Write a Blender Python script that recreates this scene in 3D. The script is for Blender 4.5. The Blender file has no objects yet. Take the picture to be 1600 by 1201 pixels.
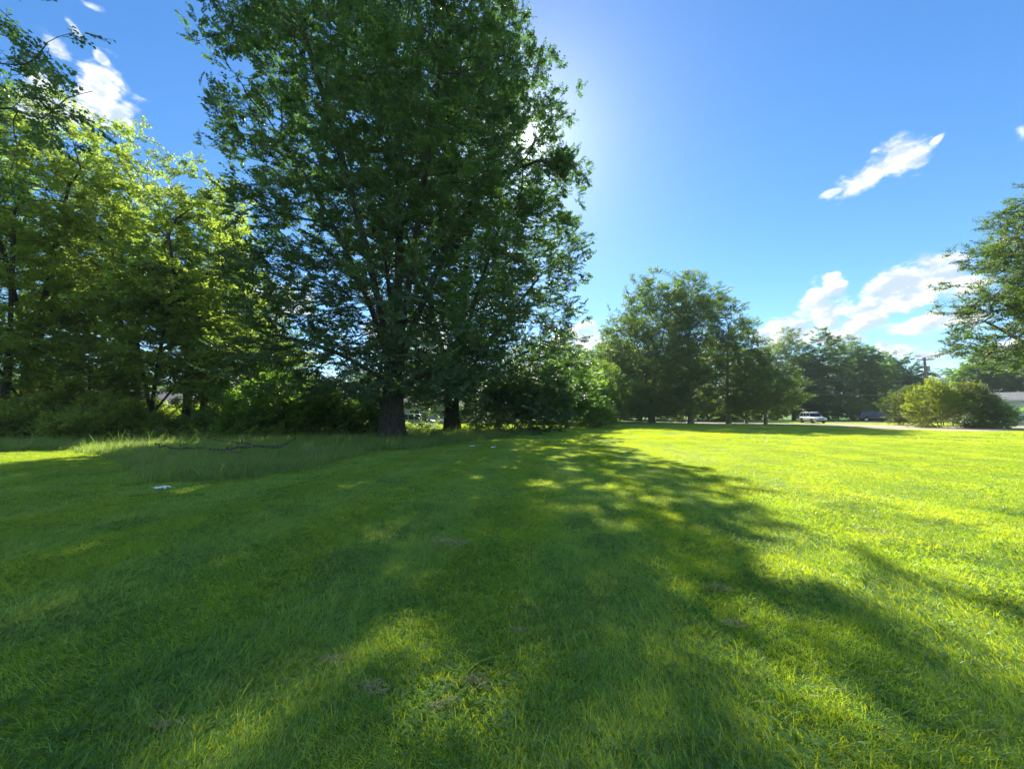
import bpy, math, random
import numpy as np
from mathutils import Vector, Matrix, Euler

random.seed(7)
RNG = np.random.default_rng(7)
R = math.radians
sc = bpy.context.scene
COL = sc.collection

# ------------------------------------------------------------------ camera
EYE = 1.6
PITCH = R(4.33)
cam_d = bpy.data.cameras.new('camera')
cam_d.sensor_width = 36.0
cam_d.lens = 601.0 / 1600.0 * 36.0
cam_d.clip_start = 0.05
cam_d.clip_end = 3000
cam = bpy.data.objects.new('camera', cam_d)
cam.location = (0, 0, EYE)
cam.rotation_euler = (math.pi / 2 + PITCH, 0, 0)
COL.objects.link(cam)
sc.camera = cam

# ------------------------------------------------------------------ light
SUN_EL, SUN_AZ = R(36.98), R(2.2)          # azimuth from +Y towards +X
SUN_DIR = Vector((math.sin(SUN_AZ) * math.cos(SUN_EL), math.cos(SUN_AZ) * math.cos(SUN_EL), math.sin(SUN_EL)))
SKY_STRENGTH = 0.05
sl = bpy.data.lights.new('sun', 'SUN')
sl.energy = 3.05
sl.angle = R(0.53)
sl.color = (1.0, 0.93, 0.82)
so = bpy.data.objects.new('sun', sl)
so.rotation_euler = SUN_DIR.to_track_quat('Z', 'Y').to_euler()
COL.objects.link(so)

sc.view_settings.view_transform = 'Standard'
sc.view_settings.look = 'None'
sc.view_settings.gamma = 1.0
sc.view_settings.use_curve_mapping = False
sc.view_settings.exposure = 2.08
sc.cycles.use_denoising = True
sc.cycles.max_bounces = 7
sc.cycles.diffuse_bounces = 5
sc.cycles.glossy_bounces = 2
sc.cycles.transmission_bounces = 5
sc.cycles.transparent_max_bounces = 8
sc.cycles.volume_bounces = 1
sc.cycles.caustics_reflective = False
sc.cycles.caustics_refractive = False
sc.cycles.sample_clamp_indirect = 6.0


def ray(px, py):
    x, y = (px - 800.0) / 601.0, (600.5 - py) / 601.0
    c, s = math.cos(PITCH), math.sin(PITCH)
    return (x, c - y * s, s + y * c)


def P(px, py, Y):
    """point on the photograph's line of sight (px, py) at distance Y ahead"""
    d = ray(px, py)
    k = Y / d[1]
    return Vector((d[0] * k, Y, EYE + d[2] * k))


def G(px, py):
    d = ray(px, py)
    k = -EYE / d[2]
    return Vector((d[0] * k, d[1] * k, 0.0))


# ------------------------------------------------------------------ node helpers
class NT:
    def __init__(self, tree):
        self.t = tree
        self.n = tree.nodes
        self.l = tree.links

    def new(self, typ, **kw):
        nd = self.n.new(typ)
        for k, v in kw.items():
            setattr(nd, k, v)
        return nd

    def put(self, sock, v):
        if isinstance(v, bpy.types.NodeSocket):
            self.l.new(v, sock)
        elif v is not None:
            sock.default_value = v

    def math(self, op, a, b=None, c=None, clamp=False):
        nd = self.new('ShaderNodeMath', operation=op, use_clamp=clamp)
        self.put(nd.inputs[0], a)
        if b is not None: self.put(nd.inputs[1], b)
        if c is not None: self.put(nd.inputs[2], c)
        return nd.outputs[0]

    def vmath(self, op, a, b=None):
        nd = self.new('ShaderNodeVectorMath', operation=op)
        self.put(nd.inputs[0], a)
        if b is not None: self.put(nd.inputs[1], b)
        return nd.outputs['Value'] if op in ('DOT_PRODUCT', 'LENGTH', 'DISTANCE') else nd.outputs[0]

    def noise(self, vec, scale, detail=4, rough=0.55, dist=0.0):
        nd = self.new('ShaderNodeTexNoise')
        if vec is not None: self.put(nd.inputs['Vector'], vec)
        nd.inputs['Scale'].default_value = scale
        nd.inputs['Detail'].default_value = detail
        nd.inputs['Roughness'].default_value = rough
        nd.inputs['Distortion'].default_value = dist
        return nd.outputs[0]

    def mix(self, f, a, b):
        nd = self.new('ShaderNodeMix', data_type='RGBA')
        self.put(nd.inputs[0], f)
        self.put(nd.inputs[6], a)
        self.put(nd.inputs[7], b)
        return nd.outputs[2]

    def smooth(self, v, lo, hi, a=0.0, b=1.0):
        nd = self.new('ShaderNodeMapRange', interpolation_type='SMOOTHSTEP')
        self.put(nd.inputs[0], v)
        nd.inputs[1].default_value, nd.inputs[2].default_value = lo, hi
        nd.inputs[3].default_value, nd.inputs[4].default_value = a, b
        return nd.outputs[0]

    def attr(self, name):
        nd = self.new('ShaderNodeAttribute', attribute_name=name)
        return nd.outputs['Fac']


def c4(c):
    return (c[0], c[1], c[2], 1.0)


# ------------------------------------------------------------------ sky
world = bpy.data.worlds.new('World')
sc.world = world
world.use_nodes = True
w = NT(world.node_tree)
w.n.clear()
sky = w.new('ShaderNodeTexSky', sky_type='NISHITA')
sky.sun_disc = False
sky.sun_elevation = SUN_EL
sky.sun_rotation = SUN_AZ
sky.altitude = 200
sky.air_density = 1.0
sky.dust_density = 0.2
sky.ozone_density = 5.0
tc = w.new('ShaderNodeTexCoord')
dirv = tc.outputs['Generated']
sep = w.new('ShaderNodeSeparateXYZ')
w.put(sep.inputs[0], dirv)
ysafe = w.math('MAXIMUM', sep.outputs[1], 0.05)
u = w.math('DIVIDE', sep.outputs[0], ysafe)
v = w.math('DIVIDE', sep.outputs[2], ysafe)
wn = w.new('ShaderNodeTexNoise')
w.put(wn.inputs['Vector'], dirv)
wn.inputs['Scale'].default_value = 9.0
wn.inputs['Detail'].default_value = 3.0
wsep = w.new('ShaderNodeSeparateXYZ')
w.put(wsep.inputs[0], wn.outputs['Color'])
u = w.math('ADD', u, w.math('MULTIPLY', w.math('SUBTRACT', wsep.outputs[0], 0.5), 0.06))
v = w.math('ADD', v, w.math('MULTIPLY', w.math('SUBTRACT', wsep.outputs[1], 0.5), 0.06))
# each cloud puff: where it stands in the sky (photo direction), half-axes, tilt, thinness
PUFFS = [
    (1412, 243, 66, 36, 28, 0), (1350, 279, 64, 22, 24, 0), (1304, 298, 28, 10, 12, .1), (1468, 213, 36, 9, 32, .25),
    (1238, 512, 58, 28, 20, 0), (1290, 486, 52, 40, 30, 0), (1304, 448, 22, 24, -10, 0), (1345, 496, 60, 32, 10, .05),
    (1412, 452, 76, 46, 22, 0), (1478, 428, 62, 36, -5, 0), (1440, 502, 80, 24, 14, .1), (1505, 485, 44, 24, 10, .1),
    (1200, 522, 36, 18, 20, .1), (1402, 549, 44, 14, 5, .1), (1452, 556, 44, 10, 0, .2), (1382, 543, 15, 13, 0, 0), (1290, 530, 90, 18, 0, .3),
    (160, 140, 52, 46, -50, 0), (190, 178, 30, 40, -60, 0), (120, 178, 48, 46, 0, .1), (88, 66, 46, 18, -45, .3),
    (162, 92, 22, 10, -40, .2), (142, 10, 40, 12, -20, .35), (112, 42, 30, 8, -50, .45),
    (420, 468, 90, 30, 0, 0), (900, 528, 60, 30, 0, .05), (1182, 580, 80, 36, 0, .05), (60, 180, 80, 70, 0, .2),
    (1600, 215, 20, 34, 0, .6), (650, 520, 120, 60, 0, .2), (1580, 545, 80, 22, 0, .2),
]
field = None
for (px, py, ax, by, tilt, thin) in PUFFS:
    d = ray(px, py)
    u0, v0 = d[0] / d[1], d[2] / d[1]
    d2 = ray(px + ax, py)
    a = abs(d2[0] / d2[1] - u0)
    b = a * by / ax
    t = R(tilt)
    du, dv = w.math('SUBTRACT', u, u0), w.math('SUBTRACT', v, v0)
    e1 = w.math('ADD', w.math('MULTIPLY', du, math.cos(t) / a), w.math('MULTIPLY', dv, math.sin(t) / a))
    e2 = w.math('ADD', w.math('MULTIPLY', du, -math.sin(t) / b), w.math('MULTIPLY', dv, math.cos(t) / b))
    rr = w.math('SQRT', w.math('ADD', w.math('MULTIPLY', e1, e1), w.math('MULTIPLY', e2, e2)))
    m = w.math('SUBTRACT', 1.0 - thin, rr)
    field = m if field is None else w.math('MAXIMUM', field, m)
stv = w.new('ShaderNodeMapping')
w.put(stv.inputs[0], dirv)
stv.inputs['Rotation'].default_value = (0, R(30), 0)
stv.inputs['Scale'].default_value = (1.0, 1.0, 1.7)
n1 = w.noise(stv.outputs[0], 18, 11, 0.62, 0.1)
n2 = w.noise(stv.outputs[0], 9, 4, 0.55)
vor = w.new('ShaderNodeTexVoronoi', feature='SMOOTH_F1')
w.put(vor.inputs['Vector'], stv.outputs[0])
vor.inputs['Scale'].default_value = 55
vor.inputs['Smoothness'].default_value = .4
vor.inputs['Detail'].default_value = 3
puff = w.math('SUBTRACT', 0.55, vor.outputs['Distance'])
f2 = w.math('ADD', w.math('ADD', field, .12), w.math('MULTIPLY', w.math('SUBTRACT', n1, 0.5), 2.0))
f2 = w.math('ADD', f2, w.math('MULTIPLY', puff, 0.25))
f2 = w.math('ADD', f2, w.math('MULTIPLY', w.math('SUBTRACT', n2, 0.5), 0.7))
dens = w.smooth(f2, -0.05, 0.55)
front = w.smooth(sep.outputs[1], 0.05, 0.2)
dens = w.math('MULTIPLY', dens, front)
# unseen clouds added behind the view to brighten the shaded lawn
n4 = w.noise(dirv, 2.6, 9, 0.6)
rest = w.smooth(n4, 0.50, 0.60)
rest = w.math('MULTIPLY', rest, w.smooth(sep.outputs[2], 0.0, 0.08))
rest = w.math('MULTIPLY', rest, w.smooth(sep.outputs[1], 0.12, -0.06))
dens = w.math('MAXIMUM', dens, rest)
# crisp bright rims, softer greyer hearts
core = w.smooth(f2, 0.25, 0.9)
offv = w.vmath('ADD', stv.outputs[0], (-0.012, 0.0, 0.022))
n1b = w.noise(offv, 18, 6, 0.58, 0.1)
lit = w.math('ADD', w.math('MULTIPLY', w.math('SUBTRACT', n1, n1b), 2.6), w.math('SUBTRACT', .62, w.math('MULTIPLY', core, .22)))
shade = w.smooth(lit, 0.25, 0.85)
cloud_col = w.mix(shade, (3.1, 3.8, 5.0, 1), (6.2, 6.4, 6.6, 1))
skycol = sky.outputs[0]
sat = w.new('ShaderNodeHueSaturation')
sat.inputs['Saturation'].default_value = 1.2
w.put(sat.inputs['Color'], skycol)
# forward-scattered glow of the air close round the sun
sd = w.vmath('DOT_PRODUCT', dirv, tuple(SUN_DIR))
sdp = w.math('MAXIMUM', sd, 0.0)
glow = w.math('ADD', w.math('MULTIPLY', w.math('POWER', sdp, 900), 9.0), w.math('MULTIPLY', w.math('POWER', sdp, 90), 1.0))
gl = w.new('ShaderNodeVectorMath', operation='SCALE')
gl.inputs[0].default_value = (1.0, 0.98, 0.92)
w.put(gl.inputs['Scale'], glow)
hazy = w.vmath('ADD', sat.outputs[0], gl.outputs[0])
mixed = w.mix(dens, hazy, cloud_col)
# the sun's own small disc
disc = w.smooth(sd, math.cos(R(0.40)), math.cos(R(0.30)))
mixed = w.mix(disc, mixed, (180, 170, 150, 1))
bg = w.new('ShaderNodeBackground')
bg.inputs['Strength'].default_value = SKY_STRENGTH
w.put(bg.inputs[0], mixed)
wo = w.new('ShaderNodeOutputWorld')
w.l.new(bg.outputs[0], wo.inputs[0])
world.cycles.sampling_method = 'MANUAL'
world.cycles.sample_map_resolution = 1024


# ------------------------------------------------------------------ object helpers
def tag(o, label=None, cat=None, group=None, kind=None):
    if label: o['label'] = label
    if cat: o['category'] = cat
    if group: o['group'] = group
    if kind: o['kind'] = kind
    return o


def mesh(name, V, F, mat=None, smooth=False, mats=None, midx=None):
    V = np.asarray(V, dtype=np.float32).reshape(-1, 3)
    me = bpy.data.meshes.new(name)
    if isinstance(F, np.ndarray):
        k = F.shape[1]
        me.vertices.add(len(V))
        me.vertices.foreach_set('co', V.ravel())
        me.loops.add(F.size)
        me.loops.foreach_set('vertex_index', F.astype(np.int32).ravel())
        me.polygons.add(len(F))
        me.polygons.foreach_set('loop_start', np.arange(0, F.size, k, dtype=np.int32))
        me.update(calc_edges=True)
    else:
        me.from_pydata([tuple(map(float, p)) for p in V], [], [tuple(int(i) for i in f) for f in F])
    for m in (mats or ([mat] if mat else [])):
        me.materials.append(m)
    if midx is not None:
        me.polygons.foreach_set('material_index', np.asarray(midx, dtype=np.int32))
    me.polygons.foreach_set('use_smooth', np.full(len(me.polygons), smooth))
    me.update()
    return me


def link(name, data, parent=None, loc=None, rot=None):
    o = bpy.data.objects.new(name, data)
    COL.objects.link(o)
    if parent: o.parent = parent
    if loc is not None: o.location = loc
    if rot is not None: o.rotation_euler = rot
    return o


def empty(name, loc=(0, 0, 0), rz=0.0):
    o = link(name, None, loc=loc, rot=(0, 0, rz))
    o.empty_display_size = 0.3
    return o


class MB:
    """collects boxes, prisms and tubes into one mesh"""
    def __init__(self):
        self.V, self.F = [], []

    def add(self, V, F):
        b = len(self.V)
        self.V += [tuple(p) for p in V]
        self.F += [tuple(i + b for i in f) for f in F]
        return self

    def box(self, c, s, rot=None):
        x, y, z = s[0] / 2, s[1] / 2, s[2] / 2
        vs = [Vector((i * x, j * y, k * z)) for i in (-1, 1) for j in (-1, 1) for k in (-1, 1)]
        if rot is not None:
            m = Euler(rot).to_matrix()
            vs = [m @ q for q in vs]
        vs = [q + Vector(c) for q in vs]
        return self.add(vs, [(0, 1, 3, 2), (4, 6, 7, 5), (0, 4, 5, 1), (2, 3, 7, 6), (0, 2, 6, 4), (1, 5, 7, 3)])

    def tube(self, pts, rad, n=6, cap=True):
        pts = [Vector(p) for p in pts]
        if not hasattr(rad, '__len__'): rad = [rad] * len(pts)
        V, F = [], []
        for i, p in enumerate(pts):
            a = pts[max(i - 1, 0)]
            b = pts[min(i + 1, len(pts) - 1)]
            d = (b - a).normalized()
            r = Vector((0.31, 0.2, 0.93)) if abs(d.z) < 0.8 else Vector((0.95, 0.25, 0.1))
            s = d.cross(r).normalized()
            t = d.cross(s)
            for k in range(n):
                an = 2 * math.pi * k / n
                V.append(p + (s * math.cos(an) + t * math.sin(an)) * rad[i])
        for i in range(len(pts) - 1):
            for k in range(n):
                k2 = (k + 1) % n
                F.append((i * n + k, i * n + k2, (i + 1) * n + k2, (i + 1) * n + k))
        if cap:
            F.append(tuple(range(n)))
            F.append(tuple(reversed(range((len(pts) - 1) * n, len(pts) * n))))
        return self.add(V, F)

    def build(self, name, mat, parent=None, smooth=False, loc=None, rot=None):
        o = link(name, mesh(name, self.V, self.F, mat, smooth), parent, loc, rot)
        return o


# ------------------------------------------------------------------ materials
def mat_simple(name, col, rough=0.6, metal=0.0, var=0.12, scale=6.0, bump=0.0, spec=0.5, dark=None):
    m = bpy.data.materials.new(name)
    m.use_nodes = True
    t = NT(m.node_tree)
    b = t.n['Principled BSDF']
    co = t.new('ShaderNodeTexCoord').outputs['Object']
    n = t.noise(co, scale, 5, 0.6)
    lo = dark or tuple(c * (1 - var * 2) for c in col)
    t.put(b.inputs['Base Color'], t.mix(t.smooth(n, 0.3, 0.7), c4(lo), c4(tuple(c * (1 + var * .4) for c in col))))
    b.inputs['Roughness'].default_value = rough
    b.inputs['Metallic'].default_value = metal
    b.inputs['Specular IOR Level'].default_value = spec
    if bump:
        bp = t.new('ShaderNodeBump')
        bp.inputs['Strength'].default_value = bump
        bp.inputs['Distance'].default_value = 0.02
        t.put(bp.inputs['Height'], t.noise(co, scale * 6, 4, 0.6))
        t.put(b.inputs['Normal'], bp.outputs[0])
    return m


def mat_leaf(name, base, trans, fac=0.45, rough=0.5, var=0.35, alt=None, spec=0.4):
    """leaf: reflected colour, colour of the light coming through, random per leaf and per spray"""
    m = bpy.data.materials.new(name)
    m.use_nodes = True
    t = NT(m.node_tree)
    t.n.clear()
    rnd = t.attr('rnd')
    oi = t.new('ShaderNodeObjectInfo').outputs['Random']
    k = t.math('ADD', t.math('MULTIPLY', rnd, 0.55), t.math('MULTIPLY', oi, 0.45))
    geo = t.new('ShaderNodeNewGeometry')
    alt = alt or (base[0] * 1.7, base[1] * 1.35, base[2] * 0.9)
    lowb = tuple(c * (1 - var) for c in base)
    col = t.mix(k, c4(lowb), c4(alt))
    tlo = tuple(c * (1 - var * 0.8) for c in trans)
    thi = (trans[0] * 1.35, trans[1] * 1.15, trans[2])
    tcol = t.mix(k, c4(tlo), c4(thi))
    # paler underside
    under = t.mix(0.35, col, (0.16, 0.2, 0.12, 1))
    col2 = t.mix(geo.outputs['Backfacing'], col, under)
    b = t.new('ShaderNodeBsdfPrincipled')
    t.put(b.inputs['Base Color'], col2)
    b.inputs['Roughness'].default_value = rough
    b.inputs['Specular IOR Level'].default_value = spec
    tr = t.new('ShaderNodeBsdfTranslucent')
    t.put(tr.inputs[0], tcol)
    mx = t.new('ShaderNodeMixShader')
    mx.inputs[0].default_value = fac
    t.l.new(b.outputs[0], mx.inputs[1])
    t.l.new(tr.outputs[0], mx.inputs[2])
    o = t.new('ShaderNodeOutputMaterial')
    t.l.new(mx.outputs[0], o.inputs[0])
    return m


def mat_grass(name, dark, light, tdark, tlight, straw=0.04, fac=0.5):
    m = bpy.data.materials.new(name)
    m.use_nodes = True
    t = NT(m.node_tree)
    t.n.clear()
    rnd = t.attr('rnd')
    hgt = t.attr('hgt')
    geo = t.new('ShaderNodeNewGeometry')
    pos = geo.outputs['Position']
    p1 = t.noise(pos, 0.55, 4, 0.6)
    p2 = t.noise(pos, 3.2, 3, 0.6)
    patch = t.math('ADD', t.math('MULTIPLY', p1, 0.6), t.math('MULTIPLY', p2, 0.4))
    k = t.math('ADD', t.math('MULTIPLY', t.smooth(patch, 0.36, 0.64), 0.45), t.math('MULTIPLY', rnd, 0.6))
    col = t.mix(k, c4(dark), c4(light))
    tcol = t.mix(k, c4(tdark), c4(tlight))
    # dead blades, more of them where the patch noise says so
    dry = t.smooth(t.noise(pos, 1.1, 5, 0.65), 0.56, 0.75)
    thr = t.math('SUBTRACT', 1.0 - straw, t.math('MULTIPLY', dry, 0.10))
    isdry = t.math('GREATER_THAN', rnd, thr)
    col = t.mix(isdry, col, (0.30, 0.25, 0.14, 1))
    tcol = t.mix(isdry, tcol, (0.30, 0.26, 0.10, 1))
    # blends to a dull, darker olive towards the root
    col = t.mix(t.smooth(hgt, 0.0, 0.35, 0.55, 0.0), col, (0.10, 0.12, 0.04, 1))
    b = t.new('ShaderNodeBsdfPrincipled')
    t.put(b.inputs['Base Color'], col)
    b.inputs['Roughness'].default_value = 0.36
    b.inputs['Specular IOR Level'].default_value = 0.35
    tr = t.new('ShaderNodeBsdfTranslucent')
    t.put(tr.inputs[0], tcol)
    mx = t.new('ShaderNodeMixShader')
    mx.inputs[0].default_value = fac
    t.l.new(b.outputs[0], mx.inputs[1])
    t.l.new(tr.outputs[0], mx.inputs[2])
    o = t.new('ShaderNodeOutputMaterial')
    t.l.new(mx.outputs[0], o.inputs[0])
    return m


def mat_bark(name, col, scale=1.0):
    m = bpy.data.materials.new(name)
    m.use_nodes = True
    t = NT(m.node_tree)
    b = t.n['Principled BSDF']
    co = t.new('ShaderNodeTexCoord').outputs['Object']
    mp = t.new('ShaderNodeMapping')
    t.put(mp.inputs[0], co)
    mp.inputs['Scale'].default_value = (9 * scale, 9 * scale, 1.6 * scale)
    n = t.noise(mp.outputs[0], 1.6, 7, 0.65, 0.5)
    n2 = t.noise(co, 0.9, 4, 0.6)
    c = t.mix(t.smooth(n, 0.38, 0.62), c4(tuple(x * 0.45 for x in col)), c4(tuple(x * 1.25 for x in col)))
    c = t.mix(t.smooth(n2, 0.5, 0.7, 0, 0.4), c, (col[0] * 0.7, col[1] * 0.95, col[2] * 0.6, 1))
    t.put(b.inputs['Base Color'], c)
    b.inputs['Roughness'].default_value = 0.9
    bp = t.new('ShaderNodeBump')
    bp.inputs['Strength'].default_value = 0.9
    bp.inputs['Distance'].default_value = 0.05
    t.put(bp.inputs['Height'], n)
    t.put(b.inputs['Normal'], bp.outputs[0])
    return m


M = {}
M['bark'] = mat_bark('bark_grey_brown', (0.13, 0.10, 0.08))
M['bark_dark'] = mat_bark('bark_dark', (0.055, 0.045, 0.036))
M['bark_pale'] = mat_bark('bark_pale', (0.24, 0.21, 0.17))
M['leaf_maple'] = mat_leaf('leaf_maple', (0.060, 0.125, 0.058), (0.15, 0.34, 0.045), 0.42, 0.42, 0.35, (0.10, 0.165, 0.085), 0.5)
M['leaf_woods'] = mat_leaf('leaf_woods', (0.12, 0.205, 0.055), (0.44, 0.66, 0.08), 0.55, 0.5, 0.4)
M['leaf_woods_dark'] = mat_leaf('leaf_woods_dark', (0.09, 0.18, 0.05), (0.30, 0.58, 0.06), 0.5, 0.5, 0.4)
M['leaf_far'] = mat_leaf('leaf_far', (0.08, 0.15, 0.045), (0.22, 0.40, 0.045), 0.45, 0.5, 0.35)
M['leaf_locust'] = mat_leaf('leaf_locust', (0.060, 0.12, 0.032), (0.17, 0.31, 0.035), 0.45, 0.5, 0.3)
M['leaf_bright'] = mat_leaf('leaf_bright', (0.12, 0.19, 0.025), (0.38, 0.52, 0.03), 0.5, 0.5, 0.3)
M['leaf_shrub'] = mat_leaf('leaf_shrub', (0.07, 0.115, 0.03), (0.18, 0.27, 0.03), 0.42, 0.5, 0.35)
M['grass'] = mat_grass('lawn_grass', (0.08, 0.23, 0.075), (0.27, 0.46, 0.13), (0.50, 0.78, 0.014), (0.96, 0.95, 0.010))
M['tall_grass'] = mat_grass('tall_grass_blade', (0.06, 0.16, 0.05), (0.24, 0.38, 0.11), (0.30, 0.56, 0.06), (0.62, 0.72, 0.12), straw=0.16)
M['clover'] = mat_leaf('clover_leaf', (0.09, 0.20, 0.06), (0.22, 0.50, 0.04), 0.4, 0.65, 0.3, None, 0.15)
M['straw'] = mat_simple('dead_grass', (0.50, 0.45, 0.22), 0.9, var=0.3, scale=30)
M['twig_dead'] = mat_simple('dead_wood', (0.07, 0.06, 0.05), 0.9, var=0.3, scale=10)


# ------------------------------------------------------------------ leaf sprays and how a crown carries them
def set_float(me, name, arr, dom='POINT'):
    a = me.attributes.new(name, 'FLOAT', dom)
    a.data.foreach_set('value', np.asarray(arr, dtype=np.float32))


MAPLE = [(0, 0), (.22, -.04), (.50, .22), (.27, .34), (.44, .74), (.14, .60), (0, 1.0), (-.14, .60), (-.44, .74), (-.27, .34), (-.50, .22), (-.22, -.04)]
OVAL = [(0, 0), (.20, .25), (.24, .55), (0, 1.0), (-.24, .55), (-.20, .25)]
LONG = [(0, 0), (.13, .35), (0, 1.0), (-.13, .35)]


def leaf_tris(outline, size, base, along, normal, fold, droop):
    a = along.normalized()
    s = a.cross(normal).normalized()
    n = s.cross(a)
    pts = []
    ctr = (0, .42)
    for (x, y) in [ctr] + outline:
        p = base + (a * y + s * x) * size + n * (abs(x) * fold - y * y * droop) * size
        pts.append(p)
    k = len(outline)
    F = [(0, 1 + i, 1 + (i + 1) % k) for i in range(k)]
    return pts, F


def make_sprig(name, outline, mat, bark, length, leaves, size, spread, seed, hang=0.3, side=3):
    rg = random.Random(seed)
    V, F, RN, MI = [], [], [], []

    def tw(p0, p1, r0):
        d = (p1 - p0).normalized()
        s = d.cross(Vector((.1, .3, .95))).normalized()
        t = d.cross(s)
        b = len(V)
        for (p, r) in ((p0, r0), (p1, r0 * 0.45)):
            for k in range(3):
                an = k * 2.0944
                V.append(p + (s * math.cos(an) + t * math.sin(an)) * r)
                RN.append(0.5)
        for k in range(3):
            F.append((b + k, b + (k + 1) % 3, b + 3 + (k + 1) % 3)); MI.append(1)
            F.append((b + k, b + 3 + (k + 1) % 3, b + 3 + k)); MI.append(1)
    axes = [(Vector((0, 0, 0)), Vector((length, 0, length * 0.12)))]
    for i in range(side):
        f = rg.uniform(0.1, 0.65)
        st = axes[0][1] * f
        an = rg.choice((-1, 1)) * rg.uniform(0.5, 1.15)
        ln = length * rg.uniform(0.45, 0.8)
        axes.append((st, st + Vector((math.cos(an) * ln, math.sin(an) * ln * spread, rg.uniform(-.25, .4) * ln))))
    for (a0, a1) in axes:
        tw(a0, a1, 0.007)
    per = leaves // len(axes)
    for (a0, a1) in axes:
        ax = (a1 - a0).normalized()
        for i in range(per):
            f = (i + 0.7) / per
            p = a0.lerp(a1, 0.15 + 0.85 * f)
            an = rg.uniform(0, 6.283)
            sd = Vector((0, 0, 1)).cross(ax).normalized() * (1 if i % 2 else -1)
            al = ax * rg.uniform(.2, 1.0) + sd * rg.uniform(.3, 1.1) + Vector((0, 0, rg.uniform(-hang - .35, .35 - hang * .3)))
            nr = Vector((rg.uniform(-.6, .6), rg.uniform(-.6, .6), 1.0)).normalized()
            sz = size * rg.uniform(0.65, 1.2)
            p = p + al.normalized() * size * 0.25
            pts, fs = leaf_tris(outline, sz, p, al, nr, rg.uniform(.0, .35), rg.uniform(0, .35))
            b = len(V)
            V.extend(pts)
            rr = rg.random()
            RN.extend([rr] * len(pts))
            F.extend([(x + b, y + b, z + b) for (x, y, z) in fs])
            MI.extend([0] * len(fs))
    me = mesh(name, V, np.array(F), mats=[mat, bark], midx=MI)
    set_float(me, 'rnd', RN)
    return bpy.data.objects.new(name, me)


SETS = {}


def make_set(key, outline, mat, bark, length, leaves, size, spread=1.0, hang=0.3, n=4, side=3, seed=1):
    col = bpy.data.collections.new('spray_' + key)
    for i in range(n):
        col.objects.link(make_sprig('leaf_spray', outline, mat, bark, length, leaves, size, spread, seed * 100 + i, hang, side))
    SETS[key] = scatter_group('carry_' + key, col)


def scatter_group(name, col):
    g = bpy.data.node_groups.new(name, 'GeometryNodeTree')
    g.interface.new_socket('Geometry', in_out='INPUT', socket_type='NodeSocketGeometry')
    g.interface.new_socket('Geometry', in_out='OUTPUT', socket_type='NodeSocketGeometry')
    gi, go = g.nodes.new('NodeGroupInput'), g.nodes.new('NodeGroupOutput')
    m2p = g.nodes.new('GeometryNodeMeshToPoints')
    iop = g.nodes.new('GeometryNodeInstanceOnPoints')
    ci = g.nodes.new('GeometryNodeCollectionInfo')
    ci.inputs['Collection'].default_value = col
    ci.inputs['Separate Children'].default_value = True
    ci.inputs['Reset Children'].default_value = True

    def na(nm, typ):
        nd = g.nodes.new('GeometryNodeInputNamedAttribute')
        nd.data_type = typ
        nd.inputs['Name'].default_value = nm
        return nd.outputs[0]
    L = g.links.new
    L(gi.outputs[0], m2p.inputs['Mesh'])
    L(m2p.outputs[0], iop.inputs['Points'])
    L(ci.outputs[0], iop.inputs['Instance'])
    iop.inputs['Pick Instance'].default_value = True
    L(na('idx', 'INT'), iop.inputs['Instance Index'])
    L(na('rot', 'FLOAT_VECTOR'), iop.inputs['Rotation'])
    L(na('scl', 'FLOAT'), iop.inputs['Scale'])
    L(iop.outputs[0], go.inputs[0])
    return g


def points_mesh(name, pts, rot, scl, idx):
    me = bpy.data.meshes.new(name)
    n = len(pts)
    me.vertices.add(n)
    me.vertices.foreach_set('co', np.asarray(pts, dtype=np.float32).ravel())
    a = me.attributes.new('rot', 'FLOAT_VECTOR', 'POINT')
    a.data.foreach_set('vector', np.asarray(rot, dtype=np.float32).ravel())
    set_float(me, 'scl', scl)
    a = me.attributes.new('idx', 'INT', 'POINT')
    a.data.foreach_set('value', np.asarray(idx, dtype=np.int32))
    me.update()
    return me


def carry(o, group):
    md = o.modifiers.new('sprays', 'NODES')
    md.node_group = group
    return o


def dirs_to_euler(d, roll=0.4, rg=RNG):
    d = d / np.maximum(np.linalg.norm(d, axis=1, keepdims=True), 1e-6)
    yaw = np.arctan2(d[:, 1], d[:, 0])
    pitch = -np.arcsin(np.clip(d[:, 2], -1, 1))
    rl = rg.uniform(-roll, roll, len(d))
    return np.stack([rl, pitch, yaw], 1)


# ------------------------------------------------------------------ growing trees
def sines(p, f, seed):
    """cheap smooth 3-D noise in -1..1"""
    rg = np.random.default_rng(seed)
    s = np.zeros(len(p))
    for i in range(6):
        k = rg.normal(size=3)
        k *= f * rg.uniform(0.7, 1.6) / np.linalg.norm(k)
        s += np.sin(p @ k + rg.uniform(0, 6.28))
    return s / 3.0


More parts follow.
